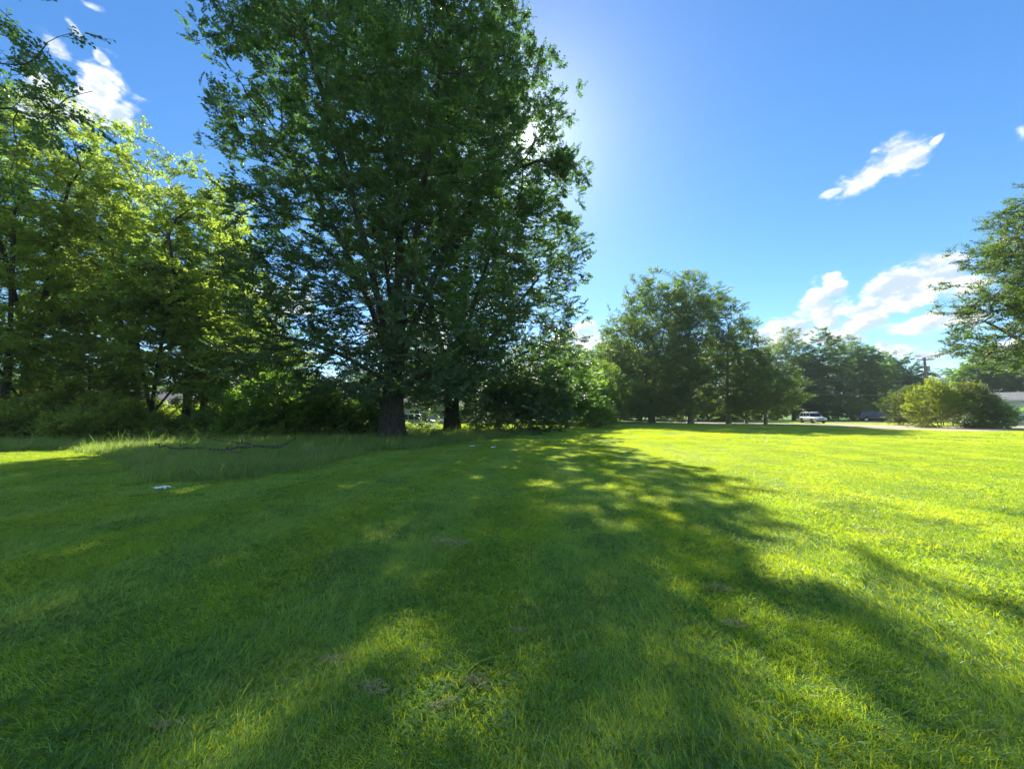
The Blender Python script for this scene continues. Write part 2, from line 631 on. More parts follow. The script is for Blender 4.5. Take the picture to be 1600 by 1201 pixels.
def grow(seeds, attract, step, infl, kill, maxit=120, up=0.05, jitter=0.12, seed=1):
    """space colonisation; seeds: list of (pos, parent)"""
    rg = np.random.default_rng(seed)
    pos = [np.array(p, float) for p, _ in seeds]
    par = [q for _, q in seeds]
    A = np.array(attract, float)
    N0 = np.array(pos)
    best = np.full(len(A), 1e18)
    bi = np.zeros(len(A), int)

    def upd(newp, base):
        nonlocal best, bi
        for c in range(0, len(newp), 400):
            q = newp[c:c + 400]
            d = ((A[:, None, :] - q[None]) ** 2).sum(2)
            j = d.argmin(1)
            dm = d[np.arange(len(A)), j]
            b = dm < best
            best = np.where(b, dm, best)
            bi = np.where(b, j + base + c, bi)
    upd(N0, 0)
    for it in range(maxit):
        if len(A) == 0: break
        act = best < infl * infl
        if not act.any():
            infl *= 1.5
            continue
        PA = np.array(pos)
        idx = bi[act]
        d = A[act] - PA[idx]
        d /= np.maximum(np.linalg.norm(d, axis=1, keepdims=True), 1e-6)
        S = np.zeros((len(pos), 3))
        np.add.at(S, idx, d)
        uq = np.unique(idx)
        D = S[uq]
        ln = np.linalg.norm(D, axis=1, keepdims=True)
        D = D / np.maximum(ln, 1e-6) + rg.normal(size=D.shape) * jitter + np.array([0, 0, up])
        D /= np.maximum(np.linalg.norm(D, axis=1, keepdims=True), 1e-6)
        newp = PA[uq] + D * step
        base = len(pos)
        pos.extend(list(newp))
        par.extend(list(uq))
        upd(newp, base)
        keep = best > kill * kill
        A, best, bi = A[keep], best[keep], bi[keep]
        if len(pos) > 14000: break
    return np.array(pos), np.array(par, int)


def radii(pos, par, r_tip, expo, r_base):
    n = len(pos)
    acc = np.zeros(n)
    kids = np.zeros(n, int)
    for i in range(n):
        if par[i] >= 0: kids[par[i]] += 1
    for i in range(n - 1, -1, -1):
        if kids[i] == 0: acc[i] = 1.0
        if par[i] >= 0: acc[par[i]] += acc[i]
    r = r_tip * acc ** (1.0 / expo)
    k = r_base / max(r[0], 1e-6)
    w_ = np.clip((r - r_tip) / max(r[0] - r_tip, 1e-6), 0, 1)
    return r * (1 + (k - 1) * w_), acc, kids


def wood(pos, par, rad, mask, thin=0.012):
    """tubes following the thickest child; mask selects nodes"""
    n = len(pos)
    ch = [[] for _ in range(n)]
    for i in range(n):
        if par[i] >= 0 and mask[i]: ch[par[i]].append(i)
    V, F = [], []
    starts = [i for i in range(n) if mask[i] and (par[i] < 0 or not mask[par[i]])]
    stack = list(starts)
    while stack:
        s = stack.pop()
        chain = [s]
        while ch[chain[-1]]:
            c = max(ch[chain[-1]], key=lambda q: rad[q])
            for q in ch[chain[-1]]:
                if q != c: stack.append(q)
            chain.append(c)
        pts, rr = [], []
        if par[s] >= 0:
            pts.append(pos[par[s]]); rr.append(min(rad[par[s]], rad[s] * 1.25))
        for c in chain:
            pts.append(pos[c]); rr.append(rad[c])
        if len(pts) < 2: continue
        if max(rr) < thin: continue
        sides = 10 if rr[0] > 0.2 else 7 if rr[0] > 0.08 else 5 if rr[0] > 0.035 else 3
        pts = np.array(pts)
        tg = np.gradient(pts, axis=0)
        tg /= np.maximum(np.linalg.norm(tg, axis=1, keepdims=True), 1e-6)
        ref = np.array([0.9, 0.4, 0.15]) if abs(tg[:, 2]).mean() > 0.6 else np.array([0.1, 0.2, 0.97])
        s1 = np.cross(tg, ref)
        s1 /= np.maximum(np.linalg.norm(s1, axis=1, keepdims=True), 1e-6)
        t1 = np.cross(tg, s1)
        b = len(V)
        for i in range(len(pts)):
            for k in range(sides):
                an = 2 * math.pi * k / sides
                V.append(pts[i] + (s1[i] * math.cos(an) + t1[i] * math.sin(an)) * rr[i])
        for i in range(len(pts) - 1):
            for k in range(sides):
                k2 = (k + 1) % sides
                F.append((b + i * sides + k, b + i * sides + k2, b + (i + 1) * sides + k2, b + (i + 1) * sides + k))
    return V, F


def bole(path, rr, flare=0.5, sides=28, seed=1):
    """trunk with root flare and furrows, path = list of points, rr radii"""
    rg = random.Random(seed)
    ph = [rg.uniform(0, 6.28) for _ in range(4)]
    V, F = [], []
    pts = np.array(path)
    fine, fr = [], []
    m = 14
    for i in range(len(pts) - 1):
        for k in range(m if i == 0 else 4):
            f = k / (m if i == 0 else 4)
            fine.append(pts[i] * (1 - f) + pts[i + 1] * f)
            fr.append(rr[i] * (1 - f) + rr[i + 1] * f)
    fine.append(pts[-1]); fr.append(rr[-1])
    for i, (p, r) in enumerate(zip(fine, fr)):
        h = p[2] - pts[0][2]
        for k in range(sides):
            an = 2 * math.pi * k / sides
            fl = math.exp(-max(h, 0) / 0.55)
            q = r * (1 + flare * fl * (0.55 + 0.45 * math.cos(5 * an + ph[0])) + 0.05 * math.cos(3 * an + ph[1] + h * .3)
                     + 0.035 * math.cos(9 * an + ph[2] + h * 0.5) + 0.02 * math.cos(14 * an + ph[3] - h * 0.4))
            V.append((p[0] + math.cos(an) * q, p[1] + math.sin(an) * q, p[2]))
    for i in range(len(fine) - 1):
        for k in range(sides):
            k2 = (k + 1) % sides
            F.append((i * sides + k, i * sides + k2, (i + 1) * sides + k2, (i + 1) * sides + k))
    return V, F


def foliage_points(pos, par, rad, acc, per, lim, jit, upb, scl, seed, zmin=-9, gap=None):
    rg = np.random.default_rng(seed)
    ok = np.where((acc <= lim) & (par >= 0) & (pos[:, 2] > zmin))[0]
    n = int(len(ok) * per)
    pick = ok[rg.integers(0, len(ok), n)]
    d = pos[pick] - pos[par[pick]]
    d /= np.maximum(np.linalg.norm(d, axis=1, keepdims=True), 1e-6)
    pts = pos[pick] + rg.normal(size=(n, 3)) * jit
    dd = d + rg.normal(size=(n, 3)) * 0.55
    dd[:, 2] = dd[:, 2] * 0.6 + upb
    rot = dirs_to_euler(dd, 0.5, rg)
    s = rg.uniform(scl[0], scl[1], n)
    ix = rg.integers(0, 4, n)
    if gap is not None:          # sprays cleared along the eye-to-sun line so the sun shows through
        o_, d_, r_ = gap
        q = pts - np.array(o_)
        t = q @ np.array(d_)
        ok = np.linalg.norm(q - t[:, None] * np.array(d_), axis=1) > r_
        pts, rot, s, ix = pts[ok], rot[ok], s[ok], ix[ok]
    return pts, rot, s, ix


def profile(z, tab):
    zs = [t[0] for t in tab]
    return np.array([np.interp(z, zs, [t[i] for t in tab]) for i in range(1, len(tab[0]))])


def envelope_points(n, tab, yfac, seed, clump=0.0, cf=1.2, hollow=0.45, centre=(0, 0)):
    """tab rows: z, left extent, right extent (from the trunk axis), depth extent"""
    rg = np.random.default_rng(seed)
    out = []
    z0, z1 = tab[0][0], tab[-1][0]
    mx = max(max(r[1], r[2], r[3]) for r in tab)
    while sum(len(o) for o in out) < n:
        q = rg.uniform(-1, 1, (n * 4, 3))
        q[:, 0] *= mx; q[:, 1] *= mx
        q[:, 2] = z0 + (q[:, 2] * .5 + .5) * (z1 - z0)
        Lr = profile(q[:, 2], tab)
        ex = np.where(q[:, 0] < 0, Lr[0], Lr[1])
        ey = Lr[2]
        rr = np.sqrt((q[:, 0] / np.maximum(ex, .05)) ** 2 + (q[:, 1] / np.maximum(ey, .05)) ** 2)
        wob = 1 + 0.16 * sines(q, 0.55, seed + 5) + 0.08 * sines(q, 1.6, seed + 6)
        ok = rr < wob
        ok &= rg.random(len(q)) < np.clip(hollow + (1 - hollow) * rr, 0, 1)
        if clump:
            ok &= (sines(q, cf, seed + 9) > -1 + clump * rg.random(len(q)))
        out.append(q[ok])
    p = np.concatenate(out)[:n]
    p[:, 0] += centre[0]; p[:, 1] += centre[1]
    return p


# ------------------------------------------------------------------ ground
def gh(x, y):
    """height of the ground: nearly flat lawn with faint swells"""
    return (0.035 * np.sin(x * 0.21 + 0.6) * np.cos(y * 0.17) + 0.02 * np.sin(x * 0.53 + y * 0.41)) * np.clip((np.asarray(y) + 10) / 20, 0.3, 1)


def gz(x, y):
    return float(gh(x, y))


def ground_material():
    m = bpy.data.materials.new('lawn_ground')
    m.use_nodes = True
    t = NT(m.node_tree)
    b = t.n['Principled BSDF']
    pos = t.new('ShaderNodeNewGeometry').outputs['Position']
    n1 = t.noise(pos, 0.5, 5, 0.6)
    n2 = t.noise(pos, 14, 4, 0.7)
    c = t.mix(t.smooth(n1, 0.35, 0.65), (0.08, 0.17, 0.03, 1), (0.14, 0.23, 0.03, 1))
    c = t.mix(t.smooth(n2, 0.5, 0.75), c, (0.09, 0.085, 0.035, 1))
    t.put(b.inputs['Base Color'], c)
    b.inputs['Roughness'].default_value = 0.9
    b.inputs['Specular IOR Level'].default_value = 0.1
    return m


def ground_sheet():
    def axis(lo, hi):
        a = []
        q = lo
        while q < hi:
            a.append(q)
            q += max(0.5, abs(q) * 0.06)
        a.append(hi)
        return np.array(a)
    xs = np.unique(np.concatenate([-axis(0, 600), axis(0, 600)]))
    ys = np.unique(np.concatenate([-axis(0, 200), axis(0, 900)]))
    X, Y = np.meshgrid(xs, ys)
    Z = gh(X, Y)
    V = np.stack([X.ravel(), Y.ravel(), Z.ravel()], 1)
    nx, ny = len(xs), len(ys)
    i, j = np.meshgrid(np.arange(nx - 1), np.arange(ny - 1))
    a = (j * nx + i).ravel()
    F = np.stack([a, a + 1, a + nx + 1, a + nx], 1)
    o = link('ground', mesh('ground', V, F, ground_material(), True))
    tag(o, 'flat green lawn ground running out under the trees', kind='structure')


ground_sheet()


def flat_poly(name, pts, z, mat, label, zf=True):
    """a thin sheet cut to pts (list of xy), triangulated finely enough to follow the ground"""
    import bmesh
    bm = bmesh.new()
    f = bm.faces.new([bm.verts.new((p[0], p[1], 0)) for p in pts])
    bmesh.ops.triangulate(bm, faces=[f])
    for _ in range(4):
        bmesh.ops.subdivide_edges(bm, edges=[e for e in bm.edges if e.calc_length() > 2.0], cuts=1, use_grid_fill=True)
        bmesh.ops.triangulate(bm, faces=bm.faces[:])
    for q in bm.verts:
        q.co.z = gz(q.co.x, q.co.y) + z
    me = bpy.data.meshes.new(name)
    bm.to_mesh(me)
    bm.free()
    me.materials.append(mat)
    o = link(name, me)
    tag(o, label, kind='structure')
    return o


M['asphalt'] = mat_simple('asphalt_old', (0.17, 0.165, 0.155), 0.9, var=0.15, scale=3, bump=0.4)
M['gravel'] = mat_simple('driveway_gravel', (0.40, 0.33, 0.25), 0.95, var=0.15, scale=5, bump=0.5)
ROAD = [(-60, 64), (30, 64), (60, 64.5), (110, 66), (110, 73), (60, 71.5), (30, 71), (-60, 71)]
flat_poly('road', ROAD, 0.03, M['asphalt'], 'grey asphalt road running past behind the lawn')
LOT = [tuple(G(px, py).xy) for (px, py) in ((1205, 662.6), (1262, 664.2), (1330, 668.0), (1400, 671.5), (1480, 673.8), (1560, 673.6), (1640, 671))] + \
      [(67, 43), (60, 47.5), (52, 52), (46.5, 56.5), (43.5, 60), (43, 64.4), (27.5, 64.4), (29, 60.5)]
flat_poly('driveway', LOT, 0.045, M['gravel'], 'pale gravel driveway curving from the road to the house')


def in_poly(x, y, poly):
    c = np.zeros(len(x), bool)
    n = len(poly)
    j = n - 1
    for i in range(n):
        xi, yi = poly[i]; xj, yj = poly[j]
        cr = ((yi > y) != (yj > y)) & (x < (xj - xi) * (y - yi) / (yj - yi + 1e-12) + xi)
        c ^= cr
        j = i
    return c


# ------------------------------------------------------------------ grass
def blades(n, rad, h, wd, seed, segs=2, lean=0.5, clover=0, gauss=False, hvar=.35, lay=None):
    """one tuft: n blades in a soft-edged disc"""
    rg = np.random.default_rng(seed)
    r = rad * np.sqrt(rg.random(n))
    a = rg.uniform(0, 2 * np.pi, n)
    bx, by = r * np.cos(a), r * np.sin(a)
    hh = h * np.exp(rg.normal(0, hvar, n)) * (0.8 + 0.3 * np.sin(bx * 9 / rad + seed) * np.cos(by * 8 / rad))
    ww = wd * rg.uniform(.6, 1.3, n) / 2
    yaw = rg.uniform(0, 2 * np.pi, n)
    ld = rg.uniform(0, 2 * np.pi, n) if lay is None else rg.normal(lay, 1.05, n)
    ln = lean * rg.uniform(0.1, 1.3, n) * hh
    sx, sy = np.cos(yaw), np.sin(yaw)
    rnd = rg.random(n)
    V, HG = [], []
    for k in range(segs + 1):
        f = k / segs
        cx = bx + np.cos(ld) * ln * f ** 1.8
        cy = by + np.sin(ld) * ln * f ** 1.8
        cz = hh * (f - 0.18 * lean * f * f) - 0.01
        if k == segs:
            V.append(np.stack([cx, cy, cz], 1)); HG.append(np.ones(n))
        else:
            w_ = ww * (1 - 0.45 * f)
            V.append(np.stack([cx - sx * w_, cy - sy * w_, cz], 1)); HG.append(np.full(n, f))
            V.append(np.stack([cx + sx * w_, cy + sy * w_, cz], 1)); HG.append(np.full(n, f))
    nv = 2 * segs + 1
    VV = np.stack(V, 1).reshape(-1, 3)
    H = np.stack(HG, 1).ravel()
    base = np.arange(n) * nv
    F = []
    for k in range(segs - 1):
        o = 2 * k
        F.append(np.stack([base + o, base + o + 1, base + o + 3], 1))
        F.append(np.stack([base + o, base + o + 3, base + o + 2], 1))
    o = 2 * (segs - 1)
    F.append(np.stack([base + o, base + o + 1, base + o + 2], 1))
    F = np.concatenate(F)
    RN = np.repeat(rnd, nv)
    MI = np.zeros(len(F), int)
    if clover:
        cv, cf, cr = [], [], []
        q = random.Random(seed)
        for i in range(clover):
            rr, aa = rad * math.sqrt(q.random()), q.uniform(0, 6.28)
            c = Vector((rr * math.cos(aa), rr * math.sin(aa), q.uniform(0.35, 1.0) * h))
            rn = q.random()
            tl = Vector((q.uniform(-.4, .4), q.uniform(-.4, .4), 1)).normalized()
            a0 = q.uniform(0, 6.28)
            sz = q.uniform(.009, .017)
            for k in range(3):
                an = a0 + k * 2.09
                al = Vector((math.cos(an), math.sin(an), 0))
                al = (al - tl * al.dot(tl)).normalized()
                s = al.cross(tl)
                b = len(VV) + len(cv)
                for (x, y) in ((0, 0), (.5, .45), (.42, .95), (0, .85), (-.42, .95), (-.5, .45)):
                    cv.append(c + (al * y + s * x) * sz)
                    cr.append(rn)
                for t_ in range(1, 5):
                    cf.append((b, b + t_, b + t_ + 1))
        VV = np.concatenate([VV, np.array([tuple(p) for p in cv])])
        F = np.concatenate([F, np.array(cf)])
        RN = np.concatenate([RN, cr])
        H = np.concatenate([H, np.ones(len(cv))])
        MI = np.concatenate([MI, np.ones(len(cf), int)])
    return VV, F, RN, H, MI


def grass_set(key, nvar, mats, **kw):
    col = bpy.data.collections.new('tuft_' + key)
    for i in range(nvar):
        k2 = dict(kw)
        if 'clovers' in k2:
            cl = k2.pop('clovers')
            k2['clover'] = cl[i % len(cl)]
        if k2.pop('swaths', False):
            k2['lay'] = math.pi / 2 if i < nvar // 2 else -math.pi / 2
        V, F, RN, H, MI = blades(seed=500 + i * 7 + len(key), **k2)
        me = mesh('grass_tuft', V, F, mats=mats, midx=MI)
        set_float(me, 'rnd', RN)
        set_float(me, 'hgt', H)
        col.objects.link(bpy.data.objects.new('grass_tuft', me))
    return scatter_group('carry_' + key, col)


def grass_field(name, group, nvar, y0, y1, cell, margin, label, scl=(.85, 1.2), poly=None, avoid=(), seed=1, jit=.35, tilt=.06, x_lim=None, cat=None, swath=True):
    rg = np.random.default_rng(seed)
    xm = 1.38 * y1 + margin
    gx, gy = np.meshgrid(np.arange(-xm, xm, cell), np.arange(y0, y1, cell))
    gx, gy = gx.ravel(), gy.ravel()
    gx = gx + rg.uniform(-jit, jit, len(gx)) * cell
    gy = gy + rg.uniform(-jit, jit, len(gy)) * cell
    ok = np.abs(gx) < 1.38 * gy + margin
    if poly is not None: ok &= in_poly(gx, gy, poly)
    for a in avoid: ok &= ~in_poly(gx, gy, a)
    gx, gy = gx[ok], gy[ok]
    n = len(gx)
    pts = np.stack([gx, gy, gh(gx, gy)], 1)
    if swath:
        # the mower laid the grass over in strips, alternately away and back
        along = math.atan2(.13, 1.0)
        across = gx * math.cos(along) - gy * math.sin(along) + .35 * np.sin(gy * .11)
        lay = np.sin(across * math.pi / 1.15) > 0
        h_ = nvar // 2
        ix = np.where(lay, rg.integers(0, h_, n), rg.integers(h_, 2 * h_, n))
        yaw = -along + rg.uniform(-.6, .6, n)
    else:
        ix = rg.integers(0, nvar, n)
        yaw = rg.uniform(0, 6.283, n)
    rot = np.stack([rg.normal(0, .02, n), rg.normal(0, .02, n), yaw], 1)
    s = rg.uniform(scl[0], scl[1], n)
    o = link(name, points_mesh(name, pts, rot, s, ix))
    carry(o, group)
    tag(o, label, cat or 'grass', kind='stuff')
    return n


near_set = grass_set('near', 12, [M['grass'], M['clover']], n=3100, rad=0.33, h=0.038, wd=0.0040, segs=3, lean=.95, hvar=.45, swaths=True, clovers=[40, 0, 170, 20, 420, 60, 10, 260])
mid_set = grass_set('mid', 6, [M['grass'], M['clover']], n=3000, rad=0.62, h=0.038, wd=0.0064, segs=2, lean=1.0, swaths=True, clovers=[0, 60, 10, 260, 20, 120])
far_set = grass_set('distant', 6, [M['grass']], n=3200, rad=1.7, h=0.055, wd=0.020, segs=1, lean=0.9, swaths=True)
n1_ = grass_field('lawn_grass', near_set, 12, 0.6, 7.0, 0.36, 2.5, 'mown lawn grass with clover in front, shaded and sunlit')
n2_ = grass_field('lawn_grass', mid_set, 6, 6.9, 22.0, 0.66, 4.0, 'mown lawn grass across the middle of the field')
n3_ = grass_field('lawn_grass', far_set, 6, 21.6, 64.0, 1.75, 6.0, 'bright mown grass of the far lawn up to the road', avoid=(LOT,))
print('grass tiles', n1_, n2_, n3_)

TALL = [tuple(G(px, py).xy) for (px, py) in ((-80, 704), (0, 706), (90, 703), (165, 708), (228, 738), (250, 752), (330, 752), (400, 748), (480, 736), (540, 716), (590, 702), (640, 702), (700, 694), (760, 686))] + [(2, 30), (1, 36), (-48, 36), (-50, 22)]
tall_set = grass_set('tall', 5, [M['tall_grass']], n=230, rad=0.42, h=0.25, wd=0.012, segs=3, lean=0.6, hvar=.4)
grass_field('tall_grass', tall_set, 5, 8, 36, 0.34, 6.0, 'tall unmown grass round the foot of the big maple', poly=TALL, scl=(.35, 1.25), seed=5, swath=False)

# ------------------------------------------------------------------ trees: the kinds of spray
B = M['bark']
make_set('maple', MAPLE, M['leaf_maple'], B, 0.85, 46, 0.125, 1.0, 0.35, seed=1)
make_set('overhang', MAPLE, M['leaf_maple'], B, 0.6, 24, 0.115, 1.0, 0.5, seed=2)
make_set('woods', MAPLE, M['leaf_woods'], B, 0.95, 38, 0.17, 1.0, 0.2, seed=3)
make_set('woods_dark', MAPLE, M['leaf_woods_dark'], B, 0.95, 36, 0.16, 1.0, 0.3, seed=4)
make_set('far', OVAL, M['leaf_far'], B, 1.3, 44, 0.27, 1.0, 0.2, seed=5)
make_set('far_green', MAPLE, M['leaf_woods_dark'], B, 1.3, 40, 0.27, 1.0, 0.2, seed=15)
make_set('far_dark', MAPLE, M['leaf_maple'], B, 1.4, 46, 0.25, 1.0, 0.3, seed=16)
make_set('locust', OVAL, M['leaf_locust'], B, 0.7, 54, 0.125, 1.1, 0.15, side=5, seed=6)
make_set('bright', OVAL, M['leaf_bright'], B, 0.75, 30, 0.20, 1.0, 0.1, seed=7)
make_set('shrub', OVAL, M['leaf_shrub'], B, 0.75, 30, 0.20, 1.0, 0.1, seed=8)
make_set('understory', OVAL, M['leaf_woods'], B, 0.55, 24, 0.17, 1.0, 0.0, seed=9)


def bez(p0, p1, p2, n):
    return [tuple((1 - t) ** 2 * np.array(p0) + 2 * t * (1 - t) * np.array(p1) + t * t * np.array(p2)) for t in np.linspace(0, 1, n)]


def make_tree(name, label, loc, H0, r_trunk, leaders, attract, setkey, step=.5, infl=4., kill=.9, per=1.4, lim=6, jit=.22,
              upb=.15, scl=(.8, 1.25), seed=1, bark='bark', expo=2.25, r_tip=.012, up=.04, group=None, cat='tree', flare=.5,
              limbs=True, rz=0.0, zmin=-9, thin=.012, gap=None):
    """a trunk, its limbs and its crown; leaders: (end point, bend point) or None"""
    seeds = [((0, 0, -0.3), -1), ((0, 0, H0 * .5), 0), ((0, 0, H0), 1)]
    first = []
    for (mid, end, n) in leaders:
        pts = bez((0, 0, H0 * .97), mid, end, n)
        prev = 2
        first.append(len(seeds))
        for q in pts[1:]:
            seeds.append((q, prev))
            prev = len(seeds) - 1
    pos, par = grow(seeds, attract, step, infl, kill, up=up, seed=seed)
    rad, acc, kids = radii(pos, par, r_tip, expo, r_trunk)
    lab = np.full(len(pos), -1)
    for k, f in enumerate(first): lab[f] = k
    for i in range(3, len(pos)):
        if lab[i] < 0: lab[i] = lab[par[i]]
    root = empty(name, (loc[0], loc[1], gz(loc[0], loc[1])), rz)
    tag(root, label, cat, group)
    fr = max([rad[f] for f in first] + [r_trunk * .6])
    V, F = bole([(0, 0, -0.3), (0, 0, H0 * .5), (0, 0, H0 * 1.04)], [r_trunk * 1.08, r_trunk * .95, r_trunk * .80], flare, seed=seed)
    link('trunk', mesh('trunk', V, F, M[bark], True), root)
    if limbs and first:
        for k in range(len(first)):
            mk = lab == k
            if not mk.any(): continue
            V, F = wood(pos, par, rad, mk, thin)
            if len(V): link('limb', mesh('limb', V, np.array(F), M[bark], True), root)
        mk = (lab == -1) & (np.arange(len(pos)) > 2)
    else:
        mk = np.arange(len(pos)) > 2
    if mk.any():
        V, F = wood(pos, par, rad, mk, thin)
        if len(V): link('limb', mesh('limb', V, np.array(F), M[bark], True), root)
    pts, rot, s, ix = foliage_points(pos, par, rad, acc, per, lim, jit, upb, scl, seed + 3, zmin, gap)
    cr = link('crown', points_mesh('crown', pts, rot, s, ix), root)
    carry(cr, SETS[setkey])
    cr['kind'] = 'stuff'
    return root


def copy_tree(src, loc, rz, sx, sz, label, setkey=None, group=None, tilt=(0, 0), name=None):
    c = src.copy()
    COL.objects.link(c)
    if name: c.name = name
    c.location = (loc[0], loc[1], gz(loc[0], loc[1]))
    c.rotation_euler = (tilt[0], tilt[1], rz)
    c.scale = (sx, sx, sz)
    c['label'] = label
    if group: c['group'] = group
    elif 'group' in c: del c['group']
    for ch in list(src.children):
        d = ch.copy()
        COL.objects.link(d)
        d.parent = c
        if setkey and d.modifiers:
            d.modifiers[0].node_group = SETS[setkey]
    return c


# the great maple by the lawn
g1 = G(614, 686)
g1.y = 23.6; g1.x = -7.3
def blob(c, org, s, n, seed):
    rg = np.random.default_rng(seed)
    return rg.normal(size=(n, 3)) * np.array(s) * .6 + np.array((c.x - org[0], c.y - org[1], c.z))


TAB1 = [(2.2, 6.4, 4.2, 5.0), (4, 8.0, 6.4, 6.8), (7, 7.6, 7.8, 8), (9.5, 8.2, 8.6, 8.5), (12, 8.6, 8.6, 8.5), (16, 9.3, 7.8, 9), (20.6, 10.0, 7.9, 9), (25.5, 10.4, 7.3, 8.5),
        (31, 9.2, 6.0, 7), (35, 5, 3.5, 3.5)]
at1 = np.concatenate([envelope_points(5400, TAB1, 1, 11, clump=1.08, cf=.95, hollow=.4), blob(P(836, 262, 24.5), g1, (1.8, 2.5, 1.5), 130, 1), blob(P(836, 196, 24.5), g1, (1.5, 2.2, 1.3), 110, 4), blob(P(826, 140, 24.5), g1, (1.3, 2.2, 1.3), 90, 5), blob(P(858, 328, 25), g1, (1.6, 2.5, 1.5), 90, 2), envelope_points(1000, [(2.1, 7.2, 5, 6), (4, 8.2, 6.6, 7), (8, 7.4, 7.5, 7.5)], 1, 12, clump=.4, cf=1.5, hollow=.3)])
lead1 = [((-1, 0, 9), (-7.5, 1, 19), 9), ((-.5, -1.5, 10), (-4.0, -4, 22), 10), ((.2, 1, 11), (-.8, 1.5, 25), 11), ((1, -.8, 9), (3.2, -3.5, 20), 9),
         ((1.2, .5, 9), (5.5, 2, 18), 9), ((-.5, 2, 9), (-3.5, 5.5, 18), 9), ((2.5, -1, 4.2), (5.5, -2.0, 4.6), 6), ((-2.5, -1, 5.5), (-6.0, -2, 6.0), 6), ((.3, -2, 6.5), (.5, -5.5, 8), 6)]
make_tree('maple_tree', 'huge dark green maple with a thick black trunk, tallest of all', g1, 3.2, .70, lead1, at1, 'maple',
          step=.5, infl=4.5, kill=.85, per=1.75, lim=7, jit=.28, scl=(.8, 1.3), seed=11, bark='bark_dark', expo=2.1, r_tip=.013, flare=.85, gap=((-g1.x, -g1.y, EYE), tuple(SUN_DIR), .62))
# the second maple, close behind and to the right
TAB2 = [(1.8, 5.5, 9.4, 5.5), (5, 7, 10.6, 7.5), (9, 8, 11.3, 8.5), (13, 8, 10.6, 9), (16, 8, 9.5, 9), (21, 8, 8.2, 8), (27, 7, 6.4, 7), (32, 5.5, 5.0, 5), (36, 2.5, 4, 3)]
at2 = np.concatenate([envelope_points(4400, TAB2, 1, 22, clump=.9, cf=1.0, hollow=.4), envelope_points(500, [(1.8, 3, 9.6, 5), (5, 4, 11, 6), (8, 4, 11.5, 6)], 1, 23, clump=.4)])
lead2 = [((-1, 0, 9), (-4.5, 0, 18), 8), ((1, -1, 9), (4.5, -2.5, 18), 9), ((.6, 1, 10), (1.5, 2, 23), 10), ((3, 0, 5), (7.5, -.5, 7.5), 7),
         ((2.6, -1, 7), (7.5, -2, 13), 8), ((-2, -1.5, 6), (-5, -3, 10), 7), ((.5, -2, 4), (1.5, -5, 5.0), 5)]
make_tree('maple_tree', 'second big dark maple, close behind the tallest one, crown spreading right', (-5.05, 32.5), 3.0, .66, lead2, at2, 'maple',
          step=.55, infl=4.5, kill=.9, per=1.75, lim=7, jit=.3, scl=(.85, 1.35), seed=22, bark='bark_dark', expo=2.3, gap=((5.05, -32.5, EYE), tuple(SUN_DIR), .78))

# ------------------------------------------------------------------ the overhanging tree at the upper left, its trunk out of frame
tips = [P(150, 126, 9.2), P(112, 42, 9.4), P(-40, 60, 9), P(70, -90, 9.0), P(-160, 120, 9), P(-250, 20, 9)]
ot = Vector((-21.0, 9.5, 0))
att, lead3 = [], []
rgo = np.random.default_rng(5)
for i, tp in enumerate(tips):
    e = np.array(tp - ot)
    mid = e * np.array((.45, .45, .2)) + np.array((0, 0, 6.5))
    lead3.append((tuple(mid), tuple(mid * .3 + e * .62 + np.array((0, 0, .6))), 8))
    for k in range(75):
        f = rgo.uniform(.6, 1.0)
        q = e * f + np.array((0, 0, 1.0)) * (1 - f) * 2.5
        att.append(q + rgo.normal(size=3) * np.array((.8, .8, .22)) * (1.15 - f * .85))
att += list(envelope_points(500, [(10.5, 4, 2.0, 4), (13, 5, 3.0, 5), (16, 5, 3, 5), (21, 2, 2, 2)], 1, 31))
make_tree('overhanging_maple_tree', 'maple outside the picture, only dark leafy branch ends showing top left', ot, 4.0, .35, lead3, att, 'overhang',
          step=.3, infl=3, kill=.38, per=1.05, lim=5, jit=.12, upb=-.05, scl=(.75, 1.15), seed=31, bark='bark', up=0, r_tip=.008, flare=.35, thin=.006)

# ------------------------------------------------------------------ woods on the left: four grown kinds, then individuals
WT = 'woodland trees along the left side'


def wood_tab(h, r, base, top=1.0):
    return [(base, r * .45, r * .45, r * .45), (base + (h - base) * .25, r * .95, r * .9, r * .9), (base + (h - base) * .5, r, r, r), (base + (h - base) * .8, r * .62, r * .6, r * .6), (h, r * .12, r * .12, r * .12)]


LW = []


def leads(n, h, r, seed, f=.6):
    q = random.Random(seed)
    out = []
    for i in range(n):
        a = 6.28 * i / n + q.uniform(-.4, .4)
        rr = r * q.uniform(.25, .55)
        e = (math.cos(a) * rr, math.sin(a) * rr, h * q.uniform(f - .1, f + .15))
        out.append(((e[0] * .3, e[1] * .3, e[2] * .55), e, 8))
    return out


